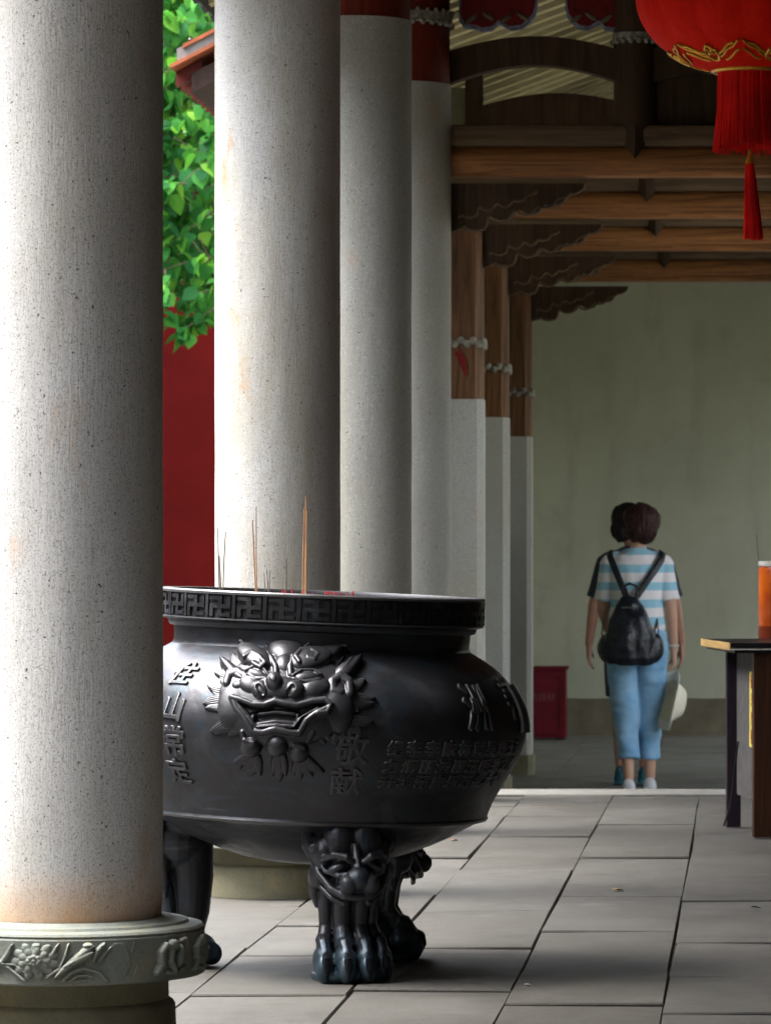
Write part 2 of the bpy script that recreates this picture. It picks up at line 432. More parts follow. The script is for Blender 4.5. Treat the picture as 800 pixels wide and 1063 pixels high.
# ---- relief helpers (height fields) -------------------------------------------------
def smax(a, b, k):
    h = np.clip(.5 + .5 * (a - b) / k, 0, 1)
    return b * (1 - h) + a * h + k * h * (1 - h)
class Relief:
    """height field over 2-D design coordinates; features are domes, ridges and tufts"""
    def __init__(s, X, Y): s.X, s.Y = X, Y; s.h = np.full(X.shape, -3.0)
    def put(s, h, k=1.0): s.h = smax(s.h, h, k)
    def dome(s, cx, cy, rx, ry, H, rot=0, base=0, p=.5, k=1.2, inner=None):
        c, sn = math.cos(R(rot)), math.sin(R(rot))
        u = ((s.X - cx) * c + (s.Y - cy) * sn) / rx; v = (-(s.X - cx) * sn + (s.Y - cy) * c) / ry
        q = 1 - u * u - v * v
        h = np.where(q > 0, base + H * np.power(np.clip(q, 0, 1), p), -3 + np.clip(base + 3, 0, 99) * np.exp(q * 14))
        s.put(h, k)
        return u, v
    def line(s, pts, w, H, base=0, k=.8, w2=None, sub=False):
        best = np.full(s.X.shape, 1e9); bt = np.zeros(s.X.shape)
        n = len(pts) - 1
        for i in range(n):
            (ax, ay), (bx, by) = pts[i], pts[i + 1]
            dx, dy = bx - ax, by - ay
            t = np.clip(((s.X - ax) * dx + (s.Y - ay) * dy) / (dx * dx + dy * dy + 1e-9), 0, 1)
            d = np.hypot(s.X - ax - t * dx, s.Y - ay - t * dy)
            m = d < best; best = np.where(m, d, best); bt = np.where(m, (i + t) / n, bt)
        ww = w + ((w2 if w2 is not None else w) - w) * bt
        q = 1 - (best / np.maximum(ww, .1)) ** 2
        if sub: s.h = s.h - H * np.sqrt(np.clip(q, 0, 1)); return
        h = np.where(q > 0, base + H * np.sqrt(np.clip(q, 0, 1)), -3 + (base + 3) * np.exp(np.clip(q, -50, 0) * 3))
        s.put(h, k)
    def leaf(s, x0, y0, x1, y1, w, H, ridges=0, base=0, bend=0, k=.6, amp=.5):
        L = math.hypot(x1 - x0, y1 - y0); ux, uy = (x1 - x0) / L, (y1 - y0) / L
        t = ((s.X - x0) * ux + (s.Y - y0) * uy) / L
        d = (-(s.X - x0) * uy + (s.Y - y0) * ux) - bend * 4 * t * (1 - t)
        hw = w * np.sqrt(np.clip(t + .12, 0, 1)) * np.clip(1 - t, 0, 1) ** .7 * 1.5
        q = 1 - (d / np.maximum(hw, .05)) ** 2
        ok = (q > 0) & (t > -.12) & (t < 1)
        hh = base + H * np.sqrt(np.clip(q, 0, 1))
        if ridges: hh = hh + amp * np.abs(np.sin(d / np.maximum(hw, .05) * ridges * 1.57)) - amp * .6
        s.put(np.where(ok, hh, -3), k)

def relief_mesh(name, H, P, N, mat, parent, sink=.0015, unit=.001, keep=-.9):
    """H height (mm) grid, P base positions (n,m,3), N outward normals; only the raised region becomes mesh"""
    n, m = H.shape
    D = (H * unit)[..., None] * N
    Q = P + np.where((H > keep)[..., None], D, -sink * N)
    vs = Q.reshape(-1, 3)
    keepm = H > keep
    fs = []
    idx = np.arange(n * m).reshape(n, m)
    km = keepm[:-1, :-1] | keepm[1:, :-1] | keepm[:-1, 1:] | keepm[1:, 1:]
    ii, jj = np.nonzero(km)
    fs = np.stack([idx[ii, jj], idx[ii, jj + 1], idx[ii + 1, jj + 1], idx[ii + 1, jj]], 1)
    used = np.unique(fs); remap = -np.ones(n * m, int); remap[used] = np.arange(len(used))
    vs = vs[used]; fs = remap[fs]
    me = bpy.data.meshes.new(name)
    me.from_pydata(vs.tolist(), [], fs.tolist()); me.update(); me.materials.append(mat)
    me.polygons.foreach_set('use_smooth', [True] * len(me.polygons))
    o = bpy.data.objects.new(name, me); COL.objects.link(o)
    if parent: o.parent = parent
    return o

# carved belt of the nearest column: design coordinates = 3.48 units per photo pixel
nu, nv = 560, 170
th = np.linspace(-1.75, 1.52, nu); zz = np.linspace(.161, .249, nv)
TH, ZZ = np.meshgrid(th, zz)
PX = .285 * np.sin(TH); PY = -.285 * np.cos(TH)
yy = 9.17 + PY
px = VX + FPX * (AX + PX) / yy
# unrolled design x so that the carving is regular along the arc
arc = TH * .285
DX = (arc * 480 + (VX - 1.445 * 480)) * 3.478      # photo-like units near the belt's front
DY = 170 + (.249 - ZZ) / .088 * 155
rl = Relief(DX, DY)
fx, fy = 205, 240
for k in range(11):
    a = 2 * PI * k / 11 + .2
    rl.dome(fx + 62 * math.cos(a), fy + 46 * math.sin(a), 26, 17, 5.0, math.degrees(a), base=1.5)
for k in range(9):
    a = 2 * PI * k / 9
    rl.dome(fx + 40 * math.cos(a), fy + 30 * math.sin(a), 22, 15, 5, math.degrees(a), base=4)
rl.dome(fx, fy, 34, 26, 5, 0, base=6)
for k in range(8):
    a = 2 * PI * k / 8; rl.dome(fx + 18 * math.cos(a), fy + 14 * math.sin(a), 9, 8, 3, base=9.5, k=.3)
rl.dome(fx, fy, 10, 8, 4, base=9.5, k=.3)
def leafv(x0, y0, x1, y1, w, H=6, b=2, bend=0):
    rl.leaf(x0, y0, x1, y1, w, H, 0, b, bend)
    rl.line([(x0 + (x1 - x0) * .1, y0 + (y1 - y0) * .1), (x0 + (x1 - x0) * .85, y0 + (y1 - y0) * .85)], 3, 1.3, b + H * .75, .3)
leafv(80, 250, 125, 176, 15, bend=5); leafv(70, 245, 18, 172, 20, bend=-6); leafv(82, 250, -30, 215, 15); leafv(60, 262, -60, 268, 14, bend=5)
leafv(-90, 240, -60, 175, 15); leafv(-100, 250, -170, 200, 16); leafv(-95, 260, -150, 310, 16)
rl.line([(-120, 300), (-60, 285), (0, 262), (60, 250), (110, 268), (150, 300), (170, 318)], 6, 4, 2)
rl.line([(60, 255), (130, 255), (170, 285)], 5, 4, 2)
rl.line([(250, 300), (290, 270), (310, 225), (322, 178)], 7, 5, 2, w2=4)
rl.leaf(262, 225, 290, 172, 9, 5, 0, 2)
# bird
rl.leaf(390, 200, 272, 306, 20, 8, 3, 3, bend=3, amp=1.2)
rl.dome(378, 212, 30, 18, 7, -42, base=4); rl.dome(388, 186, 17, 13, 7, 0, base=4); rl.line([(398, 184), (412, 190)], 4, 3, 4, w2=1)
rl.leaf(395, 215, 305, 262, 15, 5, 4, 8, amp=1.0)
rl.leaf(408, 240, 452, 172, 13, 6, 0, 2, bend=-6); rl.leaf(425, 248, 470, 190, 8, 4, 0, 2)
rl.line([(300, 318), (330, 285), (375, 268), (425, 285), (455, 318), (462, 326)], 7, 6, 2)
rl.line([(322, 320), (350, 298), (385, 296), (405, 306)], 5, 5, 2); rl.line([(340, 318), (380, 312)], 4, 4, 2)
# incised panel
rl.dome(500, 245, 44, 70, 1.0, 0, base=.4, p=.1)
for a in range(0, 360, 60):
    rl.line([(560 + 22 * math.cos(R(a)), 240 + 30 * math.sin(R(a))), (560 + 40 * math.cos(R(a + 30)), 240 + 62 * math.sin(R(a + 30)))], 3, 1.5, .2)
# curling beast at the right
for ox in (0, 210, 420):
    rl.line([(650 + ox, 300), (672 + ox, 270), (668 + ox, 225), (690 + ox, 200), (720 + ox, 215), (712 + ox, 260), (735 + ox, 300)], 13, 8, 3)
    rl.dome(730 + ox, 200, 26, 20, 9, 20, base=4); rl.dome(765 + ox, 245, 22, 45, 9, 8, base=3); rl.line([(700 + ox, 300), (750 + ox, 312), (790 + ox, 290)], 9, 7, 2)
    rl.line([(772 + ox, 190), (800 + ox, 180), (812 + ox, 215)], 8, 6, 2)
for bx in range(-520, -180, 110):
    for k in range(8): rl.dome(bx + 34 * math.cos(k * PI / 4), 245 + 30 * math.sin(k * PI / 4), 20, 15, 5, k * 45, base=2)
    rl.dome(bx, 245, 18, 15, 5, base=4)
rl.h = np.clip(rl.h, -3, 13)
ed = np.minimum(np.minimum(DY - 171, 324 - DY), 12) / 12; 
P = np.stack([PX, PY, ZZ], -1); N = np.stack([np.sin(TH), -np.cos(TH), np.zeros_like(TH)], -1)
base_ring = [o for o in c1.children if o.name.startswith('base_ring')][0]
relief_mesh('flower_carving', rl.h * np.clip(ed, 0, 1) * 1.15 - (1 - np.clip(ed, 0, 1)) * 2, P, N, MBASE, base_ring, keep=-.6)

# ------------------------------------------------------------------ square pillars of the rear part
SQ = -.262
def pillar(Y, st, band, label):
    X1, w, ch = -1.25, .27, .026
    t = empty('square_pillar', (X1 - w / 2, Y + w / 2, SQ)); tag(t, label, 'pillar', 'square pillars with timber tops at the back of the hall')
    def sec(z0, z1, d=0, c=ch, nm='', mat=None, par=t):
        h = w / 2 - d
        pl = [(-h, -h + c), (-h + c, -h), (h - c, -h), (h, -h + c), (h, h - c), (h - c, h), (-h + c, h), (-h, h - c)]
        n = 8
        vs = [(p[0], p[1], z0 - SQ) for p in pl] + [(p[0], p[1], z1 - SQ) for p in pl]
        fs = [tuple(range(7, -1, -1)), tuple(range(8, 16))] + [(i, (i + 1) % 8, 8 + (i + 1) % 8, 8 + i) for i in range(8)]
        return mobj(nm, vs, fs, mat, par)
    sec(SQ, SQ + .12, -.012, .03, 'foot_block', MPLINTH)
    sec(SQ + .121, st, 0, ch, 'stone_shaft', MG3)
    p = sec(st + .001, 2.72, .004, .03, 'timber_shaft', MW_post)
    mb = MB(); h = w / 2
    for k in range(9):
        u = -h + .015 + (w - .03) * k / 8
        for (a, b) in ((u, -h), (h, u)):
            mb.ball((a, b, band - SQ + (.010 if k % 2 else -.008)), (.018, .012, .020) if b == -h else (.012, .018, .020), seg=8, rings=6)
    mb.box(-h - .003, h + .003, -h - .005, -h + .004, band - SQ - .006, band - SQ + .008); mb.build('white_band', M_bead, p)
    MB().box(h - .09, h - .005, -.04, .04, 2.925 - SQ, 3.50 - SQ, .004).build('upper_post', MW_dark, t)
    MB().box(h - .5, h - .095, -.01, .03, 2.925 - SQ, 3.34 - SQ).build('upper_infill', M_green0, t)
    return t
pillar(20.56, 1.815, 2.09, 'square stone pillar with brown timber top, directly right of the last round column')
pillar(22.80, 1.799, 2.063, 'square stone pillar with brown timber top, middle of the three at the back')
pillar(25.35, 1.766, 2.03, 'rearmost square stone pillar, the one whose foot shows right of the bronze burner')
M_redp = m_plain('red_paper', (.16, .008, .008, 1), .8)
o = MB().tube([(-1.37, 20.545, 2.045), (-1.345, 20.54, 2.0), (-1.33, 20.545, 1.93)], [(.006, .014), (.006, .018), (.004, .005)], 8, up=(0, 1, 0)).build('red_ribbon', M_redp, None, True)
tag(o, 'small red scrap of cloth stuck on the brown timber of the first square pillar', 'ribbon')

# ------------------------------------------------------------------ roof frames
ZB = 2.70
CORB = [(0, 0), (.58, 0), (.572, -.022), (.545, -.040), (.515, -.047), (.498, -.058), (.487, -.078), (.462, -.092), (.425, -.096), (.405, -.090), (.392, -.104), (.375, -.124), (.345, -.134), (.318, -.126), (.298, -.112),
        (.285, -.114), (.272, -.135), (.25, -.152), (.218, -.158), (.190, -.148), (.172, -.138), (.160, -.146), (.155, -.175), (.140, -.198), (.105, -.208), (.07, -.204), (.045, -.188), (.03, -.196), (.015, -.204), (0, -.206)]
def arch_poly(x0, x1, zend0, zmid, zend1, th, n=20):
    top, bot = [], []
    for i in range(n + 1):
        t = i / n; x = x0 + (x1 - x0) * t
        base = zend0 * (1 - t) + zend1 * t
        k = math.sin(PI * t) ** .9
        zt = base + (zmid - (zend0 + zend1) / 2) * k
        top.append((x, zt)); bot.append((x, zt - th * (1 - .12 * k)))
    return top + bot[::-1]
def frame(Y, sY, label, painted=False, right=True):
    t = empty('roof_frame', (0, Y + (.09 if painted else 0), 0)); tag(t, label, 'roof frame', 'timber roof frames across the hall')
    # tie beam, log with slightly flattened underside
    n = 20; vs = []; fs = []; xsn = 40; x0, x1 = -1.44, 2.3
    for i in range(xsn + 1):
        x = x0 + (x1 - x0) * i / xsn
        rr = .078 + .003 * n1(x * 1.3, Y, 0, 3)
        for k in range(n):
            a = 2 * PI * k / n
            cz = rr * math.sin(a); cz = max(cz, -.062)
            vs.append((x, rr * 1.15 * math.cos(a), ZB + .064 + cz + .003 * n1(x * .9, Y, 1)))
    for i in range(xsn):
        for k in range(n):
            k2 = (k + 1) % n; fs.append((i * n + k, i * n + k2, (i + 1) * n + k2, (i + 1) * n + k))
    fs.append(tuple(range(n - 1, -1, -1))); fs.append(tuple(xsn * n + k for k in range(n)))
    mobj('tie_beam', vs, fs, MW_beam, t, True)
    MB().box(-1.40, 2.3, -.085, .085, ZB + .128, ZB + .222, .025).build('upper_tie', MW_grey, t)
    MB().prism([(-1.252 + u, ZB - .03 + v) for u, v in CORB], -.045, .045).build('corbel', MW_dark, t)
    cb = [o for o in t.children if o.name.startswith('corbel')][-1]
    mc = MB()
    for sc_, ox_, oz_ in ((.88, .02, -.022), (.62, .02, -.020)):
        lo_ = [(u * sc_ + ox_, v * sc_ + oz_) for u, v in CORB[2:-1]]
        mc.tube([(-1.252 + u, -.046, ZB - .03 + v) for u, v in lo_], .0065, 6)
    mc.build('scroll_carving', MW_grey, cb)
    # short post standing on the beam, foot cut to a beak
    xp = -.455
    def post(xp, nm):
        w = .095
        vs, fs = [], []
        n = 24
        rows = [(ZB + .04, 0), (ZB + .12, .5), (ZB + .205, 1), (4.3, 1)]
        mbp = MB(); mbp.lathe([(w, ZB + .205), (w, 4.2)], 28, c=(xp, 0, 0))
        # beak
        mbp.add([(xp - w, -w * .55, ZB + .21), (xp + w, -w * .55, ZB + .21), (xp, -w * 1.12, ZB + .07), (xp, -w * 1.12, ZB + .215), (xp - w, .0, ZB + .21), (xp + w, .0, ZB + .21)],
                [(0, 2, 3), (3, 2, 1), (0, 4, 2), (2, 5, 1), (4, 5, 2), (0, 3, 1, 5, 4)])
        p = mbp.build(nm, MW_dark, t, True)
        b = MB(); zb = 1.063 + (575 - 37) / 240.0
        b.lathe([(w + .001, zb - .016), (w + .006, zb - .012), (w + .006, zb + .018), (w + .001, zb + .02)], 28, c=(xp, 0, 0), caps=False)
        for i in range(18):
            a = 2 * PI * i / 18; b.ball((xp + (w + .006) * math.cos(a), (w + .006) * math.sin(a), zb - .018), (.012, .012, .014), seg=8, rings=6)
        b.build('white_band', M_bead, p, True)
    post(xp, 'short_post')
    if right: post(1.05, 'short_post')
    # curved beams
    zf = lambda y: CAMZ + (575 - y) / 240.0
    MB().prism(arch_poly(-1.27, xp - .07, zf(52), zf(36), zf(50), .142 if painted else .21), -.05, .05).build('curved_beam', MW_dark, t)
    MB().prism(arch_poly(xp + .07, .98, zf(50), zf(33), zf(50), .142 if painted else .21), -.05, .05).build('curved_beam', MW_dark, t)
    MB().box(xp + .08, .97, -.012, .012, ZB + .2, zf(50) - .1).build('infill_board', MW_dark, t)
    if painted:
        M_blue = m_plain('blue_white_paint', srgb(118, 122, 140), .6, nscale=40, var=.6)
        M_rp = m_plain('crimson_paint', srgb(96, 14, 14), .55, nscale=30, var=.5)
        M_gp = m_plain('green_paint', srgb(96, 92, 70), .6)
        def brk(x0, x1, flip):
            L = x1 - x0
            pr = [(0, .14), (0, -.02), (.06, -.045), (.20, -.05), (.28, -.06), (.42, -.055), (.5, -.03), (.56, -.038), (.66, -.055), (.80, -.05), (.90, -.028), (.97, -.005), (1, .03), (1.0, .14)]
            def mk(e): 
                q = []
                for u, v in pr:
                    uu = x0 + L * (1 - u if flip else u); q.append((uu, 3.40 + v * 1.1 + e * (1 if v < .1 else 0)))
                return q
            a = MB().prism(mk(0), -.03, .03).build('painted_bracket', M_blue, t)
            q = [(x * .94 + (x0 + x1) / 2 * .06, z + .014) for x, z in mk(0)]
            MB().prism(q, -.036, .036).build('red_field', M_rp, a)
            mb = MB()
            for k in range(4):
                cx = x0 + L * (.16 + .22 * k)
                mb.ball((cx, -.037, 3.385 + .01 * (k % 2)), (.030, .006, .010), Matrix.Rotation(R(35 if k % 2 else -35), 3, 'Y'), 12, 8)
            mb.build('leaf_ornament', M_gp, a, True)
        brk(-1.22, -.88, False); brk(-.76, -.46, True)
        MB().box(-1.25, 2.3, -.06, .06, 3.54, 3.72, .01).build('upper_beam', MW_red, t)
    return t
frame(18.33, 240, 'nearest timber roof frame with small painted brackets, rising above the last round column', painted=True)
frame(20.69, 214, 'second roof frame back, its warm brown tie beam lies just under the nearest one')
frame(22.93, 193, 'third roof frame back, its tie beam is seen below the second one')
frame(25.48, 173.6, 'rearmost roof frame, its scalloped bracket stands out against the pale green wall')

# roof: boards and rafters
SL = .37
def roofz(X): return 3.45 + SL * (X + 1.25)
roof = empty('hall_roof', (0, 18, 3.45)); tag(roof, 'underside of the hall roof with pale slanting rafters and dark boards', 'roof')
def rslab(x0, x1, y0, y1, up, th, name, mat):
    z0, z1 = roofz(x0) + up, roofz(x1) + up
    mb = MB(); mb.add([(x0, y0 - 18, z0 - 3.45), (x1, y0 - 18, z1 - 3.45), (x1, y1 - 18, z1 - 3.45), (x0, y1 - 18, z0 - 3.45), (x0, y0 - 18, z0 + th - 3.45), (x1, y0 - 18, z1 + th - 3.45), (x1, y1 - 18, z1 + th - 3.45), (x0, y1 - 18, z0 + th - 3.45)],
                      [(0, 3, 2, 1), (4, 5, 6, 7), (0, 1, 5, 4), (1, 2, 6, 5), (2, 3, 7, 6), (3, 0, 4, 7)])
    return mb.build(name, mat, roof)
rslab(-2.1, .45, -1, 31, .075, .03, 'ceiling_board', MW_board)
mb = MB(); zr = roofz(.45) - 3.45
mb.add([(.45, -19, zr + .07), (2.9, -19, zr - .6), (2.9, 13, zr - .6), (.45, 13, zr + .07), (.45, -19, zr + .12), (2.9, -19, zr - .55), (2.9, 13, zr - .55), (.45, 13, zr + .12)],
       [(0, 3, 2, 1), (4, 5, 6, 7), (0, 1, 5, 4), (1, 2, 6, 5), (2, 3, 7, 6), (3, 0, 4, 7)])
mb.build('ceiling_board', MW_dark, roof)
r0 = rslab(-2.06, .45, 0, .085, .045, .03, 'rafter', MW_raft)
k = 0; y = 4.0
first = True
while y < 30.8:
    o = r0 if first else r0.copy()
    if not first: COL.objects.link(o); o.parent = roof
    first = False
    o.location = (0, y + jit(.02), jit(.006)); y += .27
mb = MB()
for yy0 in np.arange(-1, 31, .31):
    pass
mb = MB(); mb.tube([(.45, -19, zr + .13), (.45, 13.2, zr + .13)], .12, 10); mb.build('ridge', MW_dark, roof)
# ridge tiles outside, along the eave
mb = MB()
for i in range(110):
    yv = -18.8 + i * .29
    mb.tube([(-2.16, yv, roofz(-2.16) - 3.45 + .17), (.45, yv, roofz(.45) - 3.45 + .17)], .07, 8)
mb.build('roof_tiles', m_plain('grey_roof_tile', (.10, .10, .095, 1), .8), roof)

# long eave beam along the columns
tag(MB().box(AX - .09, AX + .09, 2, 18.2, 3.62, 3.70, .01).build('eave_beam', MW_red), 'long red eave beam lying on top of the round columns', 'beam')

# ------------------------------------------------------------------ walls
t = NT('pale_green_plaster')
geo = t.geo.outputs['Position']
a = t.noise(.8, 5, .6, geo); b_ = t.noise(1, 4, .6, t.mp((5, 1, 1.2), src=geo))
c = t.mix(t.ramp(a, [(.35, 0.), (.7, 1.)]), (.30, .305, .225, 1), (.37, .375, .285, 1))
c = t.mix(t.ramp(b_, [(.52, 0.), (.75, .35)]), c, (.18, .18, .125, 1))
c = t.mix(t.ramp(t.noise(2.5, 6, .7, geo), [(.55, 0.), (.75, .4)]), c, (.17, .165, .115, 1))
M_green = t.out(c, .85, t.bump(t.noise(30, 4, .6, geo), .2, .004))
M_dado = m_plain('dark_dado_paint', (.12, .105, .07, 1), .8, nscale=5, var=.3)
rw = empty('rear_wall', (-.5, 30.85, SQ)); tag(rw, 'pale green plastered rear wall with dark brown lower band', 'wall')
MB().box(-3.2, 8.6, 0, .3, -.2, 5.2).build('plaster', M_green, rw)
# dado with slightly uneven painted top edge
vs, fs = [], []
N_ = 120
for i in range(N_ + 1):
    x = -3.2 + 11.8 * i / N_
    vs += [(x, -.004, 0), (x, -.004, .273 + .006 * n1(x * 7, 0, 0) + .004 * n1(x * 23, 0, 0))]
for i in range(N_): fs.append((2 * i, 2 * i + 2, 2 * i + 3, 2 * i + 1))
mobj('dado', vs, fs, M_dado, rw)
# fire box by the wall
fb = empty('fire_cabinet', (-1.44, 30.3, SQ)); tag(fb, 'low dark red metal fire cabinet standing by the rear wall behind the last pillar', 'cabinet')
M_fire = m_plain('dark_red_enamel', (.11, .004, .012, 1), .4)
MB().box(-.2, .2, -.1, .1, .012, .50, .006).build('cabinet_body', M_fire, fb)
MB().box(-.215, .215, -.112, .11, .501, .522, .004).build('cabinet_lid', M_fire, fb)
d = MB().box(-.172, .172, -.108, -.101, .04, .47, .003).build('cabinet_door', M_fire, fb)
mb = MB(); mb.box(-.172, .172, -.116, -.109, .455, .469); mb.box(-.172, -.158, -.116, -.109, .042, .454); mb.box(.158, .172, -.116, -.109, .042, .454); mb.box(-.157, .157, -.116, -.109, .042, .054)
mb.build('door_rim', M_fire, d)
M_pink = m_plain('faded_white_lettering', (.22, .06, .075, 1), .7)
def text_mesh(s, size, extrude=.001, align='CENTER', bevel=0, res=3):
    cu = bpy.data.curves.new('txt', 'FONT'); cu.body = s; cu.size = size; cu.extrude = extrude; cu.align_x = align; cu.align_y = 'CENTER'
    cu.bevel_depth = bevel; cu.bevel_resolution = 2; cu.resolution_u = res
    o = bpy.data.objects.new('txt', cu); COL.objects.link(o)
    dg = bpy.context.evaluated_depsgraph_get(); dg.update()
    me = bpy.data.meshes.new_from_object(o.evaluated_get(dg), depsgraph=dg)
    bpy.data.objects.remove(o); bpy.data.curves.remove(cu)
    return me
def place_text(name, s, size, M, mat, parent, extrude=.001):
    me = text_mesh(s, size, extrude); me.transform(M); me.name = name; me.materials.clear(); me.materials.append(mat)
    o = bpy.data.objects.new(name, me); COL.objects.link(o); o.parent = parent; return o
FR = Matrix.Rotation(R(90), 4, 'X')
place_text('lettering', '消防器材', .062, Matrix.Translation((0, -.1125, .30)) @ FR, M_pink, d)
for u_ in (-.16, .16):
    for v_ in (-.06, .06): MB().box(u_ - .03, u_ + .03, v_ - .03, v_ + .03, 0, .012).build('cabinet_foot', M_black, fb)

# red wall across the courtyard
wl = empty('red_wall', (-7, 34, -.33)); tag(wl, 'tall dark red plastered courtyard wall seen between the first two columns', 'wall')
MB().box(-9, 3.7, 0, .35, 0, 4.3).build('wall_face', M_red_wall, wl)
MB().box(-9, 3.7, -.3, .65, 4.3, 4.42, .02).build('wall_coping', m_plain('coping_tile', (.12, .12, .12, 1), .8), wl)
wl = empty('bounce_wall', (-10, 12, -.33)); tag(wl, 'added pale wall out of view on the left, for bounced light', 'wall')
MB().box(-.3, 0, -22, 22, 0, 3.0).build('wall_face', m_plain('pale_plaster', (.5, .49, .45, 1), .85), wl)  # unseen pale wall, added to bounce light towards the columns
# dark inner wall on the right of the hall (unseen, added; its openings steer the light)
wl = empty('added_inner_wall', (2.3, 9, 0)); tag(wl, 'added dark timber wall out of view on the right, with openings shaping the light', 'wall')
MB().box(0, .25, -11, 9.9, -.4, 5).build('boarding', MW_dark, wl)
MB().box(0, .25, 13.7, 16.4, -.4, 5).build('rear_boarding', MW_dark, wl)
MB().box(0, .25, 16.4, 21.8, 2.7, 5).build('rear_lintel_board', MW_dark, wl)
MB().box(0, .25, 9.9, 13.7, 3.5, 5).build('lintel_board', MW_dark, wl)
wl = empty('left_wall', (-1.95, 25, SQ)); tag(wl, 'plain plastered wall just behind the square pillars', 'wall')
MB().box(0, .2, -5.2, 5.85, 0, 3.7).build('wall_face', M_green, wl)
wl = empty('side_wall', (8.6, 24, SQ)); tag(wl, 'far right plastered wall of the rear yard', 'wall')
MB().box(0, .3, -8, 7, 0, 3).build('wall_face', M_green, wl)

wl = empty('sky_block_hall', (-7.2, 19, -.33)); tag(wl, 'added hall out of view across the courtyard, blocking the low sky', 'building')
MB().box(-2.5, 0, -12.9, 15, 0, 5.6).build('wall_face', m_plain('dull_brown_block_front', (.11, .095, .085, 1), .8), wl)  # unseen building added to cut low sky light on the floor
MB().add([(.9, -12.9, 5.1), (-1.6, -12.9, 6.6), (-1.6, 15, 6.6), (.9, 15, 5.1), (.9, -12.9, 5.25), (-1.6, -12.9, 6.75), (-1.6, 15, 6.75), (.9, 15, 5.25)], [(0, 1, 2, 3), (4, 7, 6, 5), (0, 4, 5, 1), (1, 5, 6, 2), (2, 6, 7, 3), (3, 7, 4, 0)]).build('roof', m_plain('dark_tiles', (.07, .07, .07, 1), .8), wl)
wl = empty('light_block_wing', (-2.4, 6.9, 0)); tag(wl, 'added grey wall out of view, blocking courtyard light from the front left', 'wall')
MB().box(-8, 0, -.3, 0, -.33, 4.6).build('wall_face', m_plain('grey_block_plaster', (.12, .11, .10, 1), .85), wl)  # unseen wall added so the columns are lit from the left only
wl = empty('light_block_back', (-.5, -.95, 0)); tag(wl, 'added plain wall behind the viewer, blocking light from the front', 'wall')
MB().box(-12, 3.2, -.3, 0, -.33, 5.5).build('wall_face', m_plain('dark_block_plaster', (.07, .065, .06, 1), .85), wl)  # unseen dark wall added to keep frontal light out of the hall
# ------------------------------------------------------------------ side eave seen through the gap
ev = empty('side_eave', (-2.68, 20, 3.35)); tag(ev, 'upturned eave with grey fascia, orange edges and red rafter ends, in front of the tree', 'eave')
M_orange = m_plain('orange_edge_paint', srgb(140, 74, 44), .7, nscale=12)
M_fascia = m_plain('grey_fascia', srgb(118, 112, 106), .8, nscale=14)
M_soff = m_wood('soffit_wood', (.06, .035, .028), (.03, .02, .015), .7, 1)
def ez(u): return .50 * u + .06 * u * u
U = [0, .08, .16, .25, .4, .6, .85, 1.1]
def strip(z0, z1, y0, y1, x0=0.0, us=U):
    mb = MB(); n = len(us); vs = []; fs = []
    for u in us: vs += [(x0 + u, y0, ez(u) + z0), (x0 + u, y0, ez(u) + z1), (x0 + u, y1, ez(u) + z1), (x0 + u, y1, ez(u) + z0)]
    for i in range(n - 1):
        for k in range(4):
            k2 = (k + 1) % 4; fs.append((4 * i + k, 4 * i + 4 + k, 4 * i + 4 + k2, 4 * i + k2))
    fs += [(0, 1, 2, 3), tuple(4 * (n - 1) + k for k in (3, 2, 1, 0))]
    return mb.add(vs, fs)
strip(.0, .018, -.06, 7, 0).build('lower_edge', M_orange, ev)
strip(.019, .092, -.05, 7, .03).build('verge_board', M_fascia, ev)
strip(.093, .112, -.07, 7, .06).build('upper_edge', M_orange, ev)
strip(-.105, -.012, .05, 7, .085).build('soffit', M_soff, ev)
mb = MB()
for i in range(26):
    y0 = .10 + i * .26
    mb.box(.01, .34, y0, y0 + .09, -.10, -.006)
mb = MB()
rr = MB().add([(.005, 0, -.070), (.12, 0, -.02), (.12, .05, -.02), (.005, .05, -.070), (.005, 0, -.001), (.12, 0, .052), (.12, .05, .052), (.005, .05, -.001)], [(0, 3, 2, 1), (4, 5, 6, 7), (0, 1, 5, 4), (1, 2, 6, 5), (2, 3, 7, 6), (3, 0, 4, 7)]).build('rafter_end', m_plain('red_brown_rafter', srgb(84, 26, 18), .7), ev)
for i in range(36):
    o = rr if i == 0 else rr.copy()
    if i: COL.objects.link(o); o.parent = ev
    o.location = (0, .10 + i * .19, 0)

# ------------------------------------------------------------------ tree
tr = empty('broadleaf_tree', (-5.6, 29, -.33)); tag(tr, 'bright green broadleaf tree hanging over the red courtyard wall', 'tree')
M_bark = m_wood('bark', (.16, .12, .08), (.07, .05, .035), .9, 2)
mb = MB(); mb.tube([(0, 0, 0), (.05, 0, 1.2), (.0, .05, 2.4), (.2, 0, 3.6), (.4, .1, 5)], [.16, .13, .11, .08, .05], 12)
tips = [(1.2, -.4, 4.3), (1.6, .4, 5.0), (.9, .6, 5.6), (1.9, 0, 4.0), (-.8, .2, 5.0), (1.3, -.2, 3.4), (.3, -.5, 5.9)]
for tp in tips:
    mb.tube([(.1, 0, 2.6 + rnd.random()), (tp[0] * .5, tp[1] * .5, (tp[2] + 3) / 2 + .2), tp], [.06, .035, .012], 8)
mb.build('trunk', M_bark, tr, True)
t = NT('leaf_green')
isl = t.geo.outputs['Random Per Island']
c = t.ramp(isl, [(0, (.010, .075, .024, 1)), (.5, (.028, .17, .032, 1)), (.85, (.075, .28, .035, 1)), (1, (.18, .38, .04, 1))])
t.out(c, .6, None, 0, Specular_IOR_Level=.12)
tl = t.n('ShaderNodeBsdfTranslucent'); t.l(t.mix(.4, c, (.12, .36, .03, 1)), tl.inputs[0])
mx = t.n('ShaderNodeMixShader'); mx.inputs[0].default_value = .42
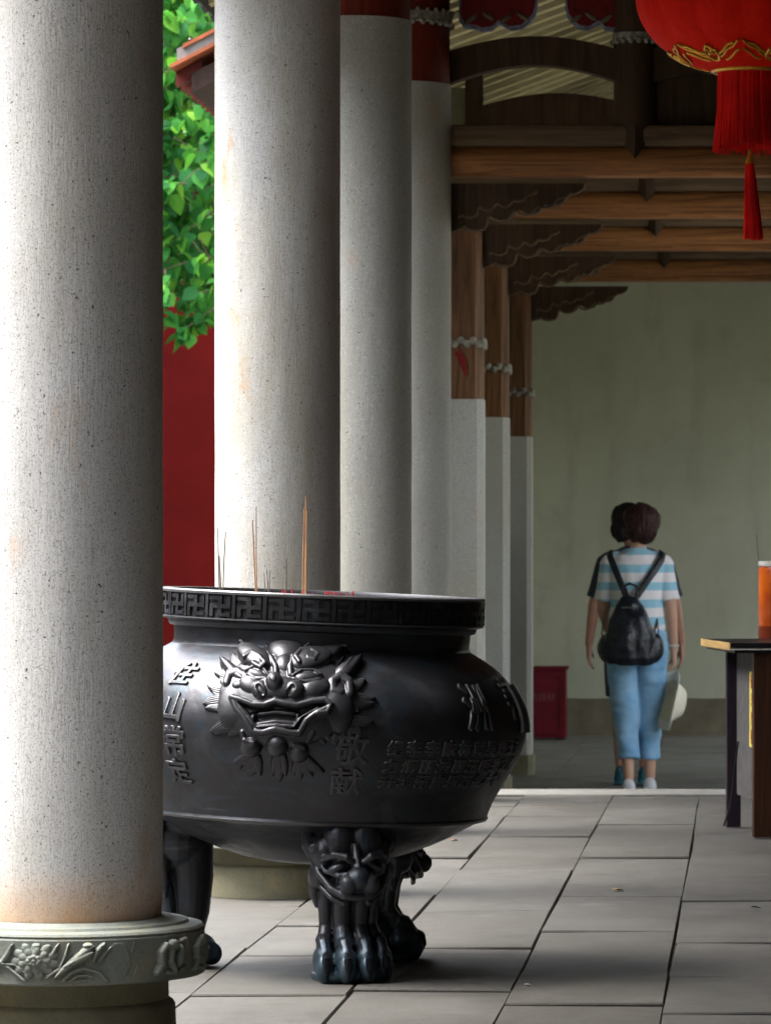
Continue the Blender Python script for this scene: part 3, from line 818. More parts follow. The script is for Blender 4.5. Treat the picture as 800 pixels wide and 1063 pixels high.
t.l(t.b.outputs[0], mx.inputs[1]); t.l(tl.outputs[0], mx.inputs[2])
t.l(mx.outputs[0], t.t.nodes['Material Output'].inputs[0])
M_leaf = t.m
# leaf: heart shape, folded, drooping
LS = [(0, 0), (.30, .10), (.46, .34), (.42, .60), (.22, .86), (0, 1.08)]
def leaf(mb, p, size, d, nrm, fold=.25, droop=.2):
    d = d.normalized(); s = d.cross(nrm).normalized(); n = s.cross(d)
    vs, fs = [], []
    for u, v in LS:
        b = p + d * v * size - n * droop * v * v * size
        vs += [b - s * u * size + n * fold * u * size, b, b + s * u * size + n * fold * u * size]
    for i in range(len(LS) - 1):
        a = 3 * i; fs += [(a, a + 1, a + 4, a + 3), (a + 1, a + 2, a + 5, a + 4)]
    mb.add(vs, fs)
mbL = MB(); twig = MB()
cl = []
def crown_ok(X, Z): # world-space lower outline
    return Z > 2.86 + .25 * n1(X * 2.1, 3, 0) + .18 * n1(X * 6, 1, 0) + .25 * max(0, -4.0 - X)
for q_ in range(900):
    X = rnd.uniform(-6.6, -3.05) if q_ % 5 < 2 else rnd.uniform(-4.6, -3.3); Z = rnd.uniform(2.4, 5.9); Y = 28.8 + rnd.gauss(0, .8)
    if not crown_ok(X, Z): continue
    cl.append(Vector((X, Y, Z)))
for (X, Z) in [(-3.72, 2.62), (-3.64, 2.55), (-3.58, 2.64), (-3.82, 2.78), (-3.6, 2.8), (-3.75, 2.95), (-3.9, 3.0), (-3.65, 3.1), (-3.55, 2.95), (-3.95, 3.2), (-3.8, 3.3)]:
    cl.append(Vector((X, 28.0 + jit(.15), Z)))
for c0 in cl:
    ax = Vector((jit(1), jit(1), rnd.uniform(-.9, .2))).normalized()
    L = rnd.uniform(.25, .5)
    off = Vector((5.6, -29, .33))
    twig.tube([c0 + off - ax * L * .6, c0 + off, c0 + off + ax * L * .4], [.006, .004, .002], 5)
    for k in range(rnd.randint(9, 15)):
        p = c0 + off + ax * rnd.uniform(-.5, .4) * L + Vector((jit(.05), jit(.05), jit(.04)))
        d = (Vector((jit(1), jit(1), -rnd.uniform(.1, 1.1))) + ax * .5)
        nrm = Vector((jit(.7), jit(.7) - .35, 1))
        leaf(mbL, p, rnd.uniform(.07, .13), d, nrm, rnd.uniform(.1, .5), rnd.uniform(0, .4))
mbL.build('crown', M_leaf, tr, True); tag(twig.build('twigs', M_bark, tr), kind='stuff')

# a row of dense evergreens behind the walls, so the courtyard is closed by greenery
def back_tree(loc, h, label):
    q = empty('garden_tree', loc); tag(q, label, 'tree')
    MB().tube([(0, 0, 0), (.1, 0, h * .4), (0, .1, h * .8)], [.2, .14, .05], 10).build('trunk', M_bark, q, True)
    mb = MB()
    for _ in range(1500):
        a = rnd.uniform(0, 2 * PI); rr_ = (rnd.random() ** .4) * h * .33; e = rnd.uniform(-1, 1)
        p = Vector((rr_ * math.cos(a) * math.sqrt(1 - e * e * .8), rr_ * math.sin(a) * math.sqrt(1 - e * e * .8), h * .68 + e * h * .33))
        leaf(mb, p, rnd.uniform(.18, .32), Vector((jit(1), jit(1), -.5)), Vector((jit(.6), jit(.6), 1)))
    mb.build('crown', M_leaf, q, True)
back_tree((-5.2, 37.5, -.33), 8.5, 'taller green garden tree standing beyond the red wall behind the eave')
back_tree((-9.0, 37, -.33), 8, 'round green garden tree beyond the red wall at far left')
# ------------------------------------------------------------------ bronze incense burner
S0 = 405.0; PB = Vector((-447 / S0, 4400 / S0, 0)); TILT = R(2.25)
zy = lambda y: CAMZ - (y - HY) / S0
pts = [(20, 896), (50, 893.5), (75, 889), (98, 882), (120, 873.5), (140, 864), (155, 855), (166, 849), (172, 846.5), (177, 845.5), (179, 843), (178, 840.5), (180, 834), (184, 824), (195, 804), (203, 790), (209.5, 777), (213.5, 764), (215, 752), (214.5, 742), (212, 731), (207.5, 720), (201, 709), (192, 698), (181, 688), (168, 679.5), (158, 674), (154, 671.5), (152.5, 668), (152.5, 661), (153, 654), (157.5, 652.5), (159, 650), (159.5, 647), (164, 646), (166.5, 645), (167, 643)]
PROF = [(r / S0, zy(y)) for r, y in pts]
# smooth the belly portion of the profile
def smooth_prof(P, a, b, it=2):
    for _ in range(it):
        Q = [P[0]]
        for i in range(len(P) - 1):
            if a <= i < b:
                Q.append(((P[i][0] + P[i + 1][0]) / 2, (P[i][1] + P[i + 1][1]) / 2))
            if i + 1 <= len(P) - 1: Q.append(P[i + 1])
        P = Q; b = b + (b - a)
    return P
cz = empty('incense_burner', PB); tag(cz, 'large dark bronze incense burner with lion mask, raised characters and clawed feet, leaning slightly right', 'incense burner')
def chaikin(P, n):
    for _ in range(n):
        Q = [P[0]]
        for i in range(len(P) - 1):
            p, q = P[i], P[i + 1]
            Q += [(.75 * p[0] + .25 * q[0], .75 * p[1] + .25 * q[1]), (.25 * p[0] + .75 * q[0], .25 * p[1] + .75 * q[1])]
        Q.append(P[-1]); P = Q
    return P
belly = chaikin(PROF[11:28], 2)
full = PROF[:11] + belly + PROF[28:]
full += [(.4125, .892), (.4125, .895), (.4075, .8955), (.4075, .9545), (.4130, .955), (.4135, .961), (.410, .9645), (.392, .9645), (.388, .955), (.386, .935), (.0001, .935)]
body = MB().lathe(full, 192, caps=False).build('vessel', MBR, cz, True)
body.rotation_euler = (0, TILT, 0)
MB().lathe([(.385, .9352), (.3, .939), (.15, .942), (.0001, .943)], 64, caps=False).build('ash', m_plain('incense_ash', (.30, .28, .26, 1), .95, nscale=40), body)

# fret band
def cyl_box(mb, th0, th1, z0, z1, r0, r1, n=3):
    vs, fs = [], []
    for i in range(n + 1):
        a = th0 + (th1 - th0) * i / n
        s_, c_ = math.sin(a), -math.cos(a)
        vs += [(r0 * s_, r0 * c_, z0), (r1 * s_, r1 * c_, z0), (r1 * s_, r1 * c_, z1), (r0 * s_, r0 * c_, z1)]
    for i in range(n):
        for k in range(4):
            k2 = (k + 1) % 4; fs.append((4 * i + k, 4 * i + k2, 4 * i + 4 + k2, 4 * i + 4 + k))
    fs += [(3, 2, 1, 0), tuple(4 * n + k for k in range(4))]
    mb.add(vs, fs)
mb = MB(); z0, z1 = .8965, .9535; Z = z1 - z0
pitch = 2 * PI / 30
off = .0
for i in range(30):
    a = -.05 + i * pitch
    cyl_box(mb, a - .012, a + .012, z0 - .0002, z1 + .0002, .4065, .4132)
    L0 = a + .024; W = pitch - .048
    def bx(u0, u1, v0, v1, dr=0):
        cyl_box(mb, L0 + W * u0, L0 + W * u1, z0 + Z * v0, z0 + Z * v1, .4065, .4128 + dr)
    t_ = .2
    bx(.4, .6, .06, .94)                       # upright
    bx(0, .398, .42, .60); bx(.602, 1, .42, .60)  # cross arms
    bx(0, .398, .78, .94); bx(.602, 1, .06, .22)  # top arm to the left, bottom arm to the right
    bx(.83, 1, .602, .94); bx(0, .17, .06, .418)
fr = mb.build('fret_band', MBR, body)

# surface of revolution lookup (front belly), parametrised by height
bz = np.array([p[1] for p in full if .30 < p[1] < .86][:200]); br = np.array([p[0] for p in full if .30 < p[1] < .86][:200])
order = np.argsort(bz); bz, br = bz[order], br[order]
def rad(z): return np.interp(z, bz, br)
def surf(theta, z):
    r = rad(z); e = .006
    dr = (rad(z + e) - rad(z - e)) / (2 * e)
    nn = 1 / np.sqrt(1 + dr * dr)
    P = np.stack([r * np.sin(theta), -r * np.cos(theta), z], -1)
    N = np.stack([np.sin(theta) * nn, -np.cos(theta) * nn, -dr * nn], -1)
    return P, N
ct, stt = math.cos(TILT), math.sin(TILT)
def project(P):
    x = P[..., 0] * ct + P[..., 2] * stt + PB.x; z = -P[..., 0] * stt + P[..., 2] * ct; y = P[..., 1] + PB.y
    return VX + FPX * x / y, HY - FPX * (z - CAMZ) / y
def inv(px_, py_):     # angle and height of the surface point seen at a photo position
    th_, z_ = 0.0, .65
    for _ in range(30):
        P, _n = surf(np.array(th_), np.array(z_)); qx, qy = project(P)
        th_ += float(px_ - qx) / 405 / .5 * .8; z_ -= float(py_ - qy) / 420 * .8
        th_ = max(-1.5, min(1.5, th_)); z_ = max(.3, min(.85, z_))
    return th_, z_

# ---- lion mask (design coordinates: 4 units per photo pixel, origin 200,650)
nu, nv = 430, 380
TH, ZZ = np.meshgrid(np.linspace(-.66, .40, nu), np.linspace(.845, .46, nv))
P, N = surf(TH, ZZ); qx, qy = project(P)
X = (qx - 200) * 4; Y = (qy - 650) * 4
L = Relief(X, Y)
def J(v): return v
for k in range(44):
    a = 2 * PI * k / 44 + .07
    if math.sin(a) > .80: continue
    r1_ = rnd.uniform(.92, 1.08)
    L.leaf(385 + 225 * math.cos(a), 285 + 165 * math.sin(a), 385 + (308 + 12 * math.sin(k * 2.1)) * math.cos(a + .10) * r1_, 285 + (222 + 8 * math.cos(k)) * math.sin(a + .10) * r1_, 26, 6, 6, 2.0, bend=6 if math.cos(a) > 0 else -6, amp=3.2)
# mane tufts
for (x0, y0, x1, y1, w) in [(165, 225, 92, 200, 22), (140, 270, 62, 248, 22), (130, 310, 44, 328, 24), (140, 350, 52, 345, 18), (155, 390, 72, 440, 26), (170, 420, 95, 452, 20),
                            (205, 180, 160, 118, 18), (290, 120, 262, 78, 14), (305, 118, 306, 72, 14), (320, 118, 335, 80, 10), (420, 100, 410, 66, 12), (440, 105, 452, 70, 14), (468, 110, 492, 78, 12),
                            (520, 120, 530, 84, 14), (545, 125, 572, 88, 14), (640, 260, 716, 222, 24), (645, 300, 758, 300, 26), (640, 345, 755, 322, 20), (640, 380, 748, 396, 26), (635, 420, 700, 446, 24),
                            (590, 450, 598, 492, 22), (560, 440, 580, 480, 14), (190, 440, 150, 462, 16)]:
    L.leaf(x0, y0, x1, y1, w * 1.35, 7, 6, 2.5, bend=rnd.choice((-7, 7)), amp=3.4)
# beard tufts
for (x0, y0, x1, y1, w, bd) in [(250, 530, 168, 566, 24, -6), (255, 540, 198, 596, 24, -12), (262, 545, 232, 622, 26, -10), (272, 540, 285, 620, 20, 4),
                                (350, 530, 330, 622, 20, 0), (360, 535, 362, 645, 26, 0), (375, 530, 388, 622, 18, 0),
                                (440, 545, 420, 620, 18, 4), (448, 550, 452, 632, 24, 8), (458, 548, 500, 622, 26, 12), (465, 540, 548, 604, 24, 10)]:
    L.leaf(x0, y0, x1, y1, w * 1.2, 8, 5, 3, bend=bd, amp=3.2)
# face plate
L.dome(388, 305, 272, 190, 18, 0, base=9, p=.4, k=2)
L.dome(385, 400, 165, 105, 14, 0, base=8, p=.4, k=2)
# cheeks
L.dome(175, 330, 62, 95, 17, 12, base=10); L.dome(598, 340, 66, 105, 17, -10, base=10)
L.line([(150, 250), (160, 215), (195, 205), (225, 225), (220, 255), (190, 262)], 15, 8, 20)
L.line([(650, 290), (645, 245), (610, 225), (580, 245), (582, 280), (610, 290)], 16, 8, 20)
L.dome(250, 260, 48, 34, 14, 15, base=22); L.dome(510, 272, 60, 36, 14, -8, base=22)
# forehead
L.dome(390, 118, 75, 52, 27, 0, base=14, p=.5); L.dome(385, 175, 40, 40, 20, 0, base=16)
# brow scrolls
L.dome(262, 152, 78, 40, 18, 28, base=24); L.dome(490, 160, 88, 40, 18, -12, base=24)
L.line([(230, 160), (214, 120), (216, 82)], 24, 14, 20, w2=6)
L.line([(540, 140), (590, 120), (628, 98)], 34, 15, 16, w2=10)
L.line([(225, 165), (255, 150), (285, 165), (310, 190), (290, 205), (262, 190)], 9, 5, 38)
L.line([(445, 185), (430, 165), (450, 142), (490, 138), (520, 158), (505, 175), (480, 170)], 9, 5, 38)
L.line([(330, 160), (350, 195), (352, 225)], 12, 8, 26); L.line([(420, 160), (408, 195), (410, 225)], 12, 8, 26)
# eyes
L.dome(276, 224, 40, 17, 10, 12, base=28); L.line([(232, 214), (262, 200), (305, 210), (322, 232)], 6, 5, 33); L.line([(238, 226), (270, 244), (312, 242)], 6, 4, 31)
L.dome(475, 236, 50, 17, 10, -4, base=28); L.line([(420, 234), (455, 214), (505, 214), (532, 228)], 6, 5, 33); L.line([(424, 242), (470, 256), (525, 246)], 6, 4, 31)
# ears
L.leaf(200, 225, 118, 146, 30, 16, 0, 10); L.line([(185, 215), (150, 170)], 7, 8, 18, sub=False)
L.dome(628, 200, 44, 30, 15, -35, base=12); L.leaf(620, 215, 700, 138, 28, 15, 0, 10); L.line([(618, 205), (655, 160)], 8, 7, 20)
# nose
L.dome(365, 275, 95, 42, 18, 0, base=26); L.dome(292, 285, 34, 32, 16, 0, base=32); L.dome(428, 285, 38, 32, 16, 0, base=32)
L.dome(348, 262, 34, 33, 22, 0, base=40)
L.line([(288, 282), (300, 300)], 11, 9, 0, sub=True); L.line([(420, 285), (408, 300)], 11, 9, 0, sub=True)
L.dome(348, 262, 13, 13, 4, 0, base=61, k=.4)
# mouth: cavity first, then lips
cav = [(205, 335), (265, 362), (350, 352), (440, 362), (540, 345)]
L.line(cav, 26, 16, 0, sub=True); L.line([(265, 395), (350, 385), (430, 395)], 36, 18, 0, sub=True)
L.line([(178, 312), (215, 322), (262, 338), (310, 340), (350, 326), (395, 336), (440, 342), (500, 328), (548, 322), (572, 340), (556, 368), (520, 372)], 12, 9, 30)
L.line([(178, 312), (196, 352), (232, 392), (262, 436), (300, 440), (350, 428), (410, 440), (446, 442), (474, 398), (520, 368), (560, 352)], 13, 9, 28)
L.line([(200, 335), (240, 372), (275, 420), (350, 414), (425, 420), (455, 385), (520, 352)], 5, 4, 30)
L.line([(272, 412), (350, 400), (432, 408)], 10, 7, 18); L.line([(262, 380), (258, 410)], 9, 9, 20); L.line([(440, 378), (436, 408)], 9, 9, 20)
L.line([(285, 372), (350, 364), (425, 372)], 8, 5, 18)
# chin balls
L.dome(246, 500, 42, 42, 26, 0, base=8); L.dome(355, 492, 46, 44, 30, 0, base=10); L.dome(442, 522, 40, 40, 26, 0, base=8)
L.line([(228, 470), (244, 478), (262, 480)], 10, 5, 26); L.line([(424, 490), (445, 492), (462, 498)], 10, 5, 24)
L.line([(215, 440), (222, 470)], 12, 8, 16); L.line([(500, 440), (478, 470)], 14, 8, 16)
Hh = L.h
# light blur of the field for a cast look
for _ in range(1):
    Hh = (Hh + np.roll(Hh, 1, 0) + np.roll(Hh, -1, 0) + np.roll(Hh, 1, 1) + np.roll(Hh, -1, 1)) / 5
relief_mesh('lion_mask', Hh * .84, P, N, MBRM, body, keep=-1.4)

# ---- raised characters
def glyph(ch, th0, z0, size, shx=0.0, sx=1.0, rot=0.0, h=.005):
    me = text_mesh(ch, size, h * .5, bevel=h * .45)
    V = []
    for v in me.vertices:
        x, y, w = v.co
        x = x * sx + shx * y
        cr, sr = math.cos(rot), math.sin(rot); x, y = x * cr - y * sr, x * sr + y * cr
        # walk along the profile for the vertical coordinate
        V.append((x, y, w))
    V = np.array(V)
    dr = (rad(z0 + .01) - rad(z0 - .01)) / .02
    z = z0 + V[:, 1] / math.sqrt(1 + dr * dr)
    th_ = th0 + V[:, 0] / rad(z0)
    P, N = surf(th_, z)
    Q = P + N * (V[:, 2] + h * .4)[:, None]
    for v, q in zip(me.vertices, Q): v.co = q
    me.name = 'raised_character'; me.materials.clear(); me.materials.append(MBR)
    o = bpy.data.objects.new('raised_character', me); COL.objects.link(o); o.parent = body
    return o
for ch, x, y, s, sh, rt in [('住', 190, 702, .072, .25, 0), ('山', 180, 736, .074, .06, -.05), ('常', 181, 771, .078, 0, 0), ('定', 187, 802, .070, -.1, -.05),
                            ('敬', 365, 780, .085, .0, 0), ('献', 359, 813, .080, .0, 0), ('洲', 497, 739, .13, 0, 0), ('善', 533, 730, .12, 0, 0)]:
    th_, z_ = inv(x, y); glyph(ch, th_, z_, s, sh, rot=rt, sx=1.0 if x != 497 else .85, h=.0045)
rows = ['纪李李陈林黄吴周王郑', '力炳丽进丽玉明秀文清', '升坤磊广乐万金木华']
for row, yv, x0 in zip(rows, (778, 796, 812), (410, 405, 401)):
    th_, z_ = inv(x0, yv)
    for i, ch in enumerate(row):
        glyph(ch, th_ + i * .098, z_, .041, .0, h=.0030)

# ring handle plate at the right
th_, z_ = inv(538, 742); th_ = 1.40
mb = MB()
ptsL = []
for k in range(9):
    zz_ = .685 + .11 * (k / 8 - .5); P_, N_2 = surf(np.array(th_), np.array(zz_)); ptsL.append(Vector(P_) + Vector(N_2) * .010)
mb.tube(ptsL, [(.012, .03)] * 9, 10, up=tuple(Vector(N_2)))
mb.build('side_lug', MBR, body, True)

# ---- legs (one sculpted leg, three copies of the mesh)
def leg_mesh():
    b = MB()
    b.ball((0, .0, .330), (.108, .092, .092)); b.ball((0, -.03, .39), (.118, .10, .07))
    for s in (-1, 1):
        b.ball((s * .034, .050, .345), (.050, .048, .062)); b.ball((s * .076, .035, .320), (.036, .048, .048))
        b.ball((s * .050, .100, .291), (.030, .020, .013), Matrix.Rotation(s * R(20), 3, 'Y'))
        b.tube([(s * .012, .122, .300), (s * .034, .128, .317), (s * .064, .112, .322), (s * .090, .078, .308)], [.008, .011, .011, .007], 8)
        b.tube([(s * .024, .122, .277), (s * .052, .116, .270), (s * .082, .088, .280), (s * .094, .06, .30)], [.006, .007, .006, .004], 8)
        b.ball((s * .031, .138, .250), (.025, .024, .025))
        b.tube([(0, .130, .216), (s * .038, .124, .220), (s * .070, .100, .238), (s * .094, .066, .272), (s * .106, .035, .305)], [.010, .010, .010, .009, .008], 10)
        b.tube([(s * .03, .105, .200), (s * .065, .085, .215), (s * .092, .05, .245)], [.008, .008, .006], 8)
        b.ball((s * .088, .03, .268), (.028, .036, .038))
        b.tube([(s * .090, .02, .325), (s * .112, .022, .350), (s * .128, .012, .392)], [(.032, .014), (.026, .012), (.003, .003)], 10, up=(0, 0, 1))
        b.ball((s * .106, .042, .338), .012)
        b.tube([(s * .098, .015, .27), (s * .096, .010, .225), (s * .088, .010, .185)], [.016, .015, .005], 8)
    b.ball((0, .128, .262), (.036, .036, .032)); b.ball((0, .092, .235), (.056, .038, .026)); b.tube([(0, .09, .345), (0, .125, .285)], [.010, .018], 8)
    # shaft curves inwards below the head, then out to the paw
    b.tube([(0, -.02, .34), (0, -.035, .23), (0, -.035, .15), (0, -.01, .08), (0, .0, .04)], [(.076, .08), (.066, .066), (.060, .056), (.064, .060), (.072, .07)], 24, up=(1, 0, 0))
    for x0, x1, yo, r0 in ((-.068, -.078, .006, .022), (-.027, -.033, .034, .027), (.025, .022, .036, .029), (.066, .073, .008, .023)):
        b.tube([(x0, yo + .03, .27), (x0 * .98, yo + .004, .20), (x0 * .94, yo - .002, .14), (x1, yo + .026, .088)], [r0, r0 * .90, r0 * .82, r0], 12)
    for x, y in ((-.082, .052), (-.031, .084), (.026, .086), (.078, .054)):
        b.ball((x, y - .004, .058), (.031, .042, .040)); b.ball((x * 1.04, y + .022, .038), (.026, .028, .036))
        b.tube([(x, y - .034, .108), (x, y - .004, .098), (x, y + .02, .072)], [.018, .019, .016], 8)
    for x in (-.056, -.003, .052): b.ball((x, .088, .022), (.022, .022, .020))
    b.ball((0, -.06, .045), (.066, .05, .046)); b.ball((-.045, -.075, .038), .032); b.ball((.045, -.075, .038), .032); b.ball((0, -.095, .036), .03)
    b.box(-.088, .088, -.07, .090, .0, .020, .006)
    return b
leg0 = leg_mesh().remesh('clawed_leg', MBRL, cz, .003, 2, .5)
claws = []
MC = m_plain('worn_blue_bronze', (.008, .010, .014, 1), .3, .3)
for x, y in ((-.086, .098), (-.033, .128), (.027, .130), (.081, .100)):
    claw = MB(); claw.tube([(x, y - .018, .074), (x, y - .001, .062), (x, y + .003, .042), (x, y - .003, .016)], [.008, .0135, .0125, .003], 10)
    claws.append(claw.build('claw', MC, leg0, True))
A0 = R(22); LR = .353
for k in range(3):
    a, lx, ly = ((R(18), .128, -.335), (R(128), .150, .20), (R(-96), -.345, .02))[k]
    if k == 0: lg = leg0
    else:
        lg = leg0.copy(); COL.objects.link(lg)
        for c_ in claws:
            cw = c_.copy(); COL.objects.link(cw); cw.parent = lg
    lg.location = (lx, ly, .001); lg.scale = (.90, .97, 1)
    lg.rotation_euler = (0, 0, a + PI)

# ------------------------------------------------------------------ incense sticks
M_stick = m_plain('incense_brown', (.30, .17, .09, 1), .8); M_stg = m_plain('burnt_incense_grey', (.12, .11, .10, 1), .9)
M_sred = m_plain('red_incense_stub', (.42, .02, .03, 1), .7)
def stick(x0, x1, ytop, Y, mat, r, label, group='incense sticks standing in the burner'):
    b = at(x0, 640, Y); b.z = .93; tp = at(x1, ytop, Y)
    b.x = (x0 - VX) / FPX * Y
    o = MB().tube([b, (b + tp) / 2 + Vector((jit(.0015), 0, 0)), tp], [r, r, r * .8], 6).build('incense_stick', mat)
    for v in o.data.vertices: v.co -= b
    o.location = b
    tag(o, label, 'incense stick', group); return o
for x0, x1, yt, Y, m, r, lb in [
    (228, 226, 548, 10.75, M_stg, .0016, 'thin grey incense stick, leftmost in the burner'), (231, 234, 552, 10.8, M_stg, .0016, 'thin grey incense stick, second from the left in the burner'),
    (229, 227.5, 577, 10.7, M_stg, .0019, 'short grey incense stick between the two leftmost ones'),
    (266, 262, 540, 10.75, M_stick, .0018, 'brown incense stick leaning left in the middle pair'), (267, 265.8, 526, 10.8, M_stick, .0015, 'tall thin brown incense stick, right one of the middle pair'),
    (276, 274, 595, 10.8, M_stg, .0012, 'short thin grey stick, left of a group of three'), (279, 277, 591, 10.82, M_stg, .0012, 'short thin grey stick, middle of a group of three'), (280, 280, 592, 10.78, M_stg, .0012, 'short thin grey stick, right of a group of three'),
    (297, 297, 580, 10.8, M_stg, .0018, 'single short dark incense stick left of the tall orange ones'),
    (314, 316, 528, 10.72, M_stick, .0022, 'tall orange brown incense stick, left of the tallest group'), (316, 317.5, 515, 10.75, M_stick, .0020, 'tallest orange brown incense stick with ash grey tip'), (317, 318.5, 530, 10.7, M_stick, .0018, 'orange brown incense stick, right of the tallest group')]:
    stick(x0, x1, yt, Y, m, r, lb)
for i, x in enumerate([294, 297, 303, 314, 325, 338, 341, 343, 347, 350, 354, 360, 365, 367]):
    stick(x, x + jit(1.5), 611 + rnd.uniform(0, 4.0) + (x - 300) * .03, 10.58 + jit(.03), M_sred, .0022, 'short red incense stub barely showing over the burner rim', 'red incense stubs along the burner rim')

# ------------------------------------------------------------------ red lantern
LY, LS_ = 12.94, 340.0
lc = Vector(((778 - VX) / LS_, LY, CAMZ + (575 + 5) / LS_))
ln = empty('red_lantern', lc); tag(ln, 'big round red silk lantern with gold ornaments and long fringe', 'lantern')
t = NT('red_silk'); 
sxyz = t.n('ShaderNodeSeparateXYZ'); t.l(t.co, sxyz.inputs[0])
nf = t.noise(1, 4, .6, t.mp((60, 60, 3)))
c = t.mix(t.ramp(nf, [(.3, 0.), (.7, 1.)]), (.80, .012, .003, 1), (.92, .022, .006, 1))
t.out(c, .75, t.bump(nf, .25, .003), 0, Specular_IOR_Level=.12)
tl = t.n('ShaderNodeBsdfTranslucent'); t.l(c, tl.inputs[0]); mx = t.n('ShaderNodeMixShader'); mx.inputs[0].default_value = .35
t.l(t.b.outputs[0], mx.inputs[1]); t.l(tl.outputs[0], mx.inputs[2]); t.l(mx.outputs[0], t.t.nodes['Material Output'].inputs[0]); M_silk = t.m
M_gold = m_plain('gold_trim', (.62, .33, .04, 1), .35, .7, nscale=40)
RA, RBv = 119 / LS_, 82 / LS_
vs, fs = [], []
nseg, nr = 168, 40
def lantern_r(e):   # superellipse silhouette
    return RA * (abs(math.cos(e)) ** .92)
for j in range(nr + 1):
    e = -R(72) + R(144) * j / nr
    for i in range(nseg):
        a = 2 * PI * i / nseg
        rib = abs(math.cos(a * 7)) ** .5   # 14 gores pulled in between the ribs
        r = lantern_r(e) * (1 - .030 * (1 - abs(math.cos(7 * a + .5))))
        vs.append((r * math.cos(a), r * math.sin(a), RBv * math.sin(e) * 1.0))
for j in range(nr):
    for i in range(nseg):
        k = (i + 1) % nseg; fs.append((j * nseg + i, j * nseg + k, (j + 1) * nseg + k, (j + 1) * nseg + i))
mobj('silk_body', vs, fs, M_silk, ln, True)
MB().lathe([(.112, -.238), (.118, -.232), (.118, -.222), (.108, -.216)], 48).build('lower_collar', M_gold, ln, True)
MB().lathe([(.108, .216), (.118, .222), (.118, .240), (.110, .246)], 48).build('upper_collar', M_gold, ln, True)
# ornaments: gold cloud scrolls lying on the silk near the lower collar
def lsurf(a, e, off=.003):
    r = lantern_r(e) * .985 + off
    return Vector((r * math.cos(a), r * math.sin(a), RBv * math.sin(e) - off))
mbg = MB()
for q in range(7):
    a0 = R(-90 - 32 + 51.4 * q)
    def G(pts, w=.0045):
        mbg.tube([lsurf(a0 + u, R(-54) + v) for u, v in pts], w, 6)
    for s in (-1, 1):
        G([(s * .0, -.12), (s * .05, -.10), (s * .10, -.02), (s * .08, .06), (s * .03, .07), (s * .01, .02), (s * .05, -.01)], .006)
        G([(s * .10, -.06), (s * .18, -.02), (s * .25, .06), (s * .34, .10), (s * .42, .20)])
        G([(s * .12, .0), (s * .2, .05), (s * .28, .14), (s * .36, .16)])
        G([(s * .16, -.12), (s * .26, -.08), (s * .36, .02), (s * .42, .06)])
    G([(-.05, .09), (0, .14), (.05, .09)], .006); G([(-.03, .04), (0, .02), (.03, .04)], .005)
mbg.build('gold_scrolls', M_gold, ln, True)
# fringe of many threads
M_fr = m_plain('red_thread', (.75, .010, .006, 1), .8)
mb = MB(); rnd2 = random.Random(3)
for i in range(300):
    a = 2 * PI * i / 300 + rnd2.uniform(-.01, .01); r0 = .094 + rnd2.uniform(-.006, .004); r1 = r0 + .012 + rnd2.uniform(-.005, .007)
    zb = -.472 + rnd2.uniform(-.010, .012); w = .0016
    mb.tube([(r0 * math.cos(a), r0 * math.sin(a), -.236), (r0 * 1.03 * math.cos(a), r0 * 1.03 * math.sin(a), -.35), (r1 * math.cos(a + .02), r1 * math.sin(a + .02), zb)], [w, w, w * .9], 4)
mb.lathe([(.088, -.236), (.092, -.35), (.099, -.462)], 36, caps=False)
mb.build('fringe', M_fr, ln)
# hanging tassel
mb = MB(); mb.tube([(0, 0, -.24), (.0, 0, -.47)], .002, 5); mb.build('tassel_cord', M_fr, ln)
MB().lathe([(.001, -.500), (.012, -.502), (.014, -.514), (.006, -.503 + .02), (.007, -.476), (.003, -.468)], 16).build('tassel_cap', M_gold, ln, True)
mb = MB()
for i in range(110):
    a = rnd2.uniform(0, 2 * PI); r0 = .016 * math.sqrt(rnd2.random()) + .002; r1 = r0 * 1.75
    mb.tube([(r0 * .6 * math.cos(a), r0 * .6 * math.sin(a), -.508), (r0 * math.cos(a) + .002, r0 * math.sin(a), -.56), (r1 * math.cos(a) + .012, r1 * math.sin(a), -.742 + rnd2.uniform(-.006, .008))], [.0016] * 3, 4)
mb.build('tassel', M_fr, ln)
MB().tube([(0, 0, .24), (0, 0, 1.03)], .004, 6).build('hanging_cord', M_black, ln)

# ------------------------------------------------------------------ side table
tb = empty('altar_table', (-.04, 15.83, 0), R(8.4)); tag(tb, 'dark wooden side table with black top and pale raw wood end edge, at the right', 'table')
MB().box(.004, 1.4, .0, .78, .712, .730, .003).build('table_top', M_black, tb)
MB().box(.0, .0035, .0, .78, .703, .731).build('end_edging', M_edgew, tb)
MB().box(.0, 1.4, -.006, -.001, .7035, .708).build('white_trim', M_white, tb)
MB().box(.02, 1.4, .004, .76, .692, .7115).build('under_board', M_black, tb)
M_tw = m_wood('table_brown_wood', (.075, .032, .016), (.03, .014, .009), .4, 2)
M_pw = m_wood('table_purple_wood', (.035, .024, .034), (.016, .012, .018), .4, 2)
MB().box(.095, .17, .02, .07, 0, .6915, .003).build('leg', M_tw, tb)
MB().box(.172, 1.3, .03, .055, .02, .6915, .002).build('front_panel', M_tw, tb)
MB().box(.080, .135, .62, .66, 0, .6915, .003).build('leg', M_pw, tb)
M_card = m_plain('grey_cardboard', (.09, .085, .085, 1), .85, nscale=18)
pn = MB().box(.118, .124, .072, .618, .13, .690).build('side_panel', M_card, tb)
M_yel = m_plain('yellow_paper', (.62, .55, .10, 1), .7)
st_ = MB().box(.1155, .1175, .13, .27, .33, .615).build('paper_strip', M_yel, pn)
SM = Matrix.Rotation(R(-90), 4, 'Z') @ FR
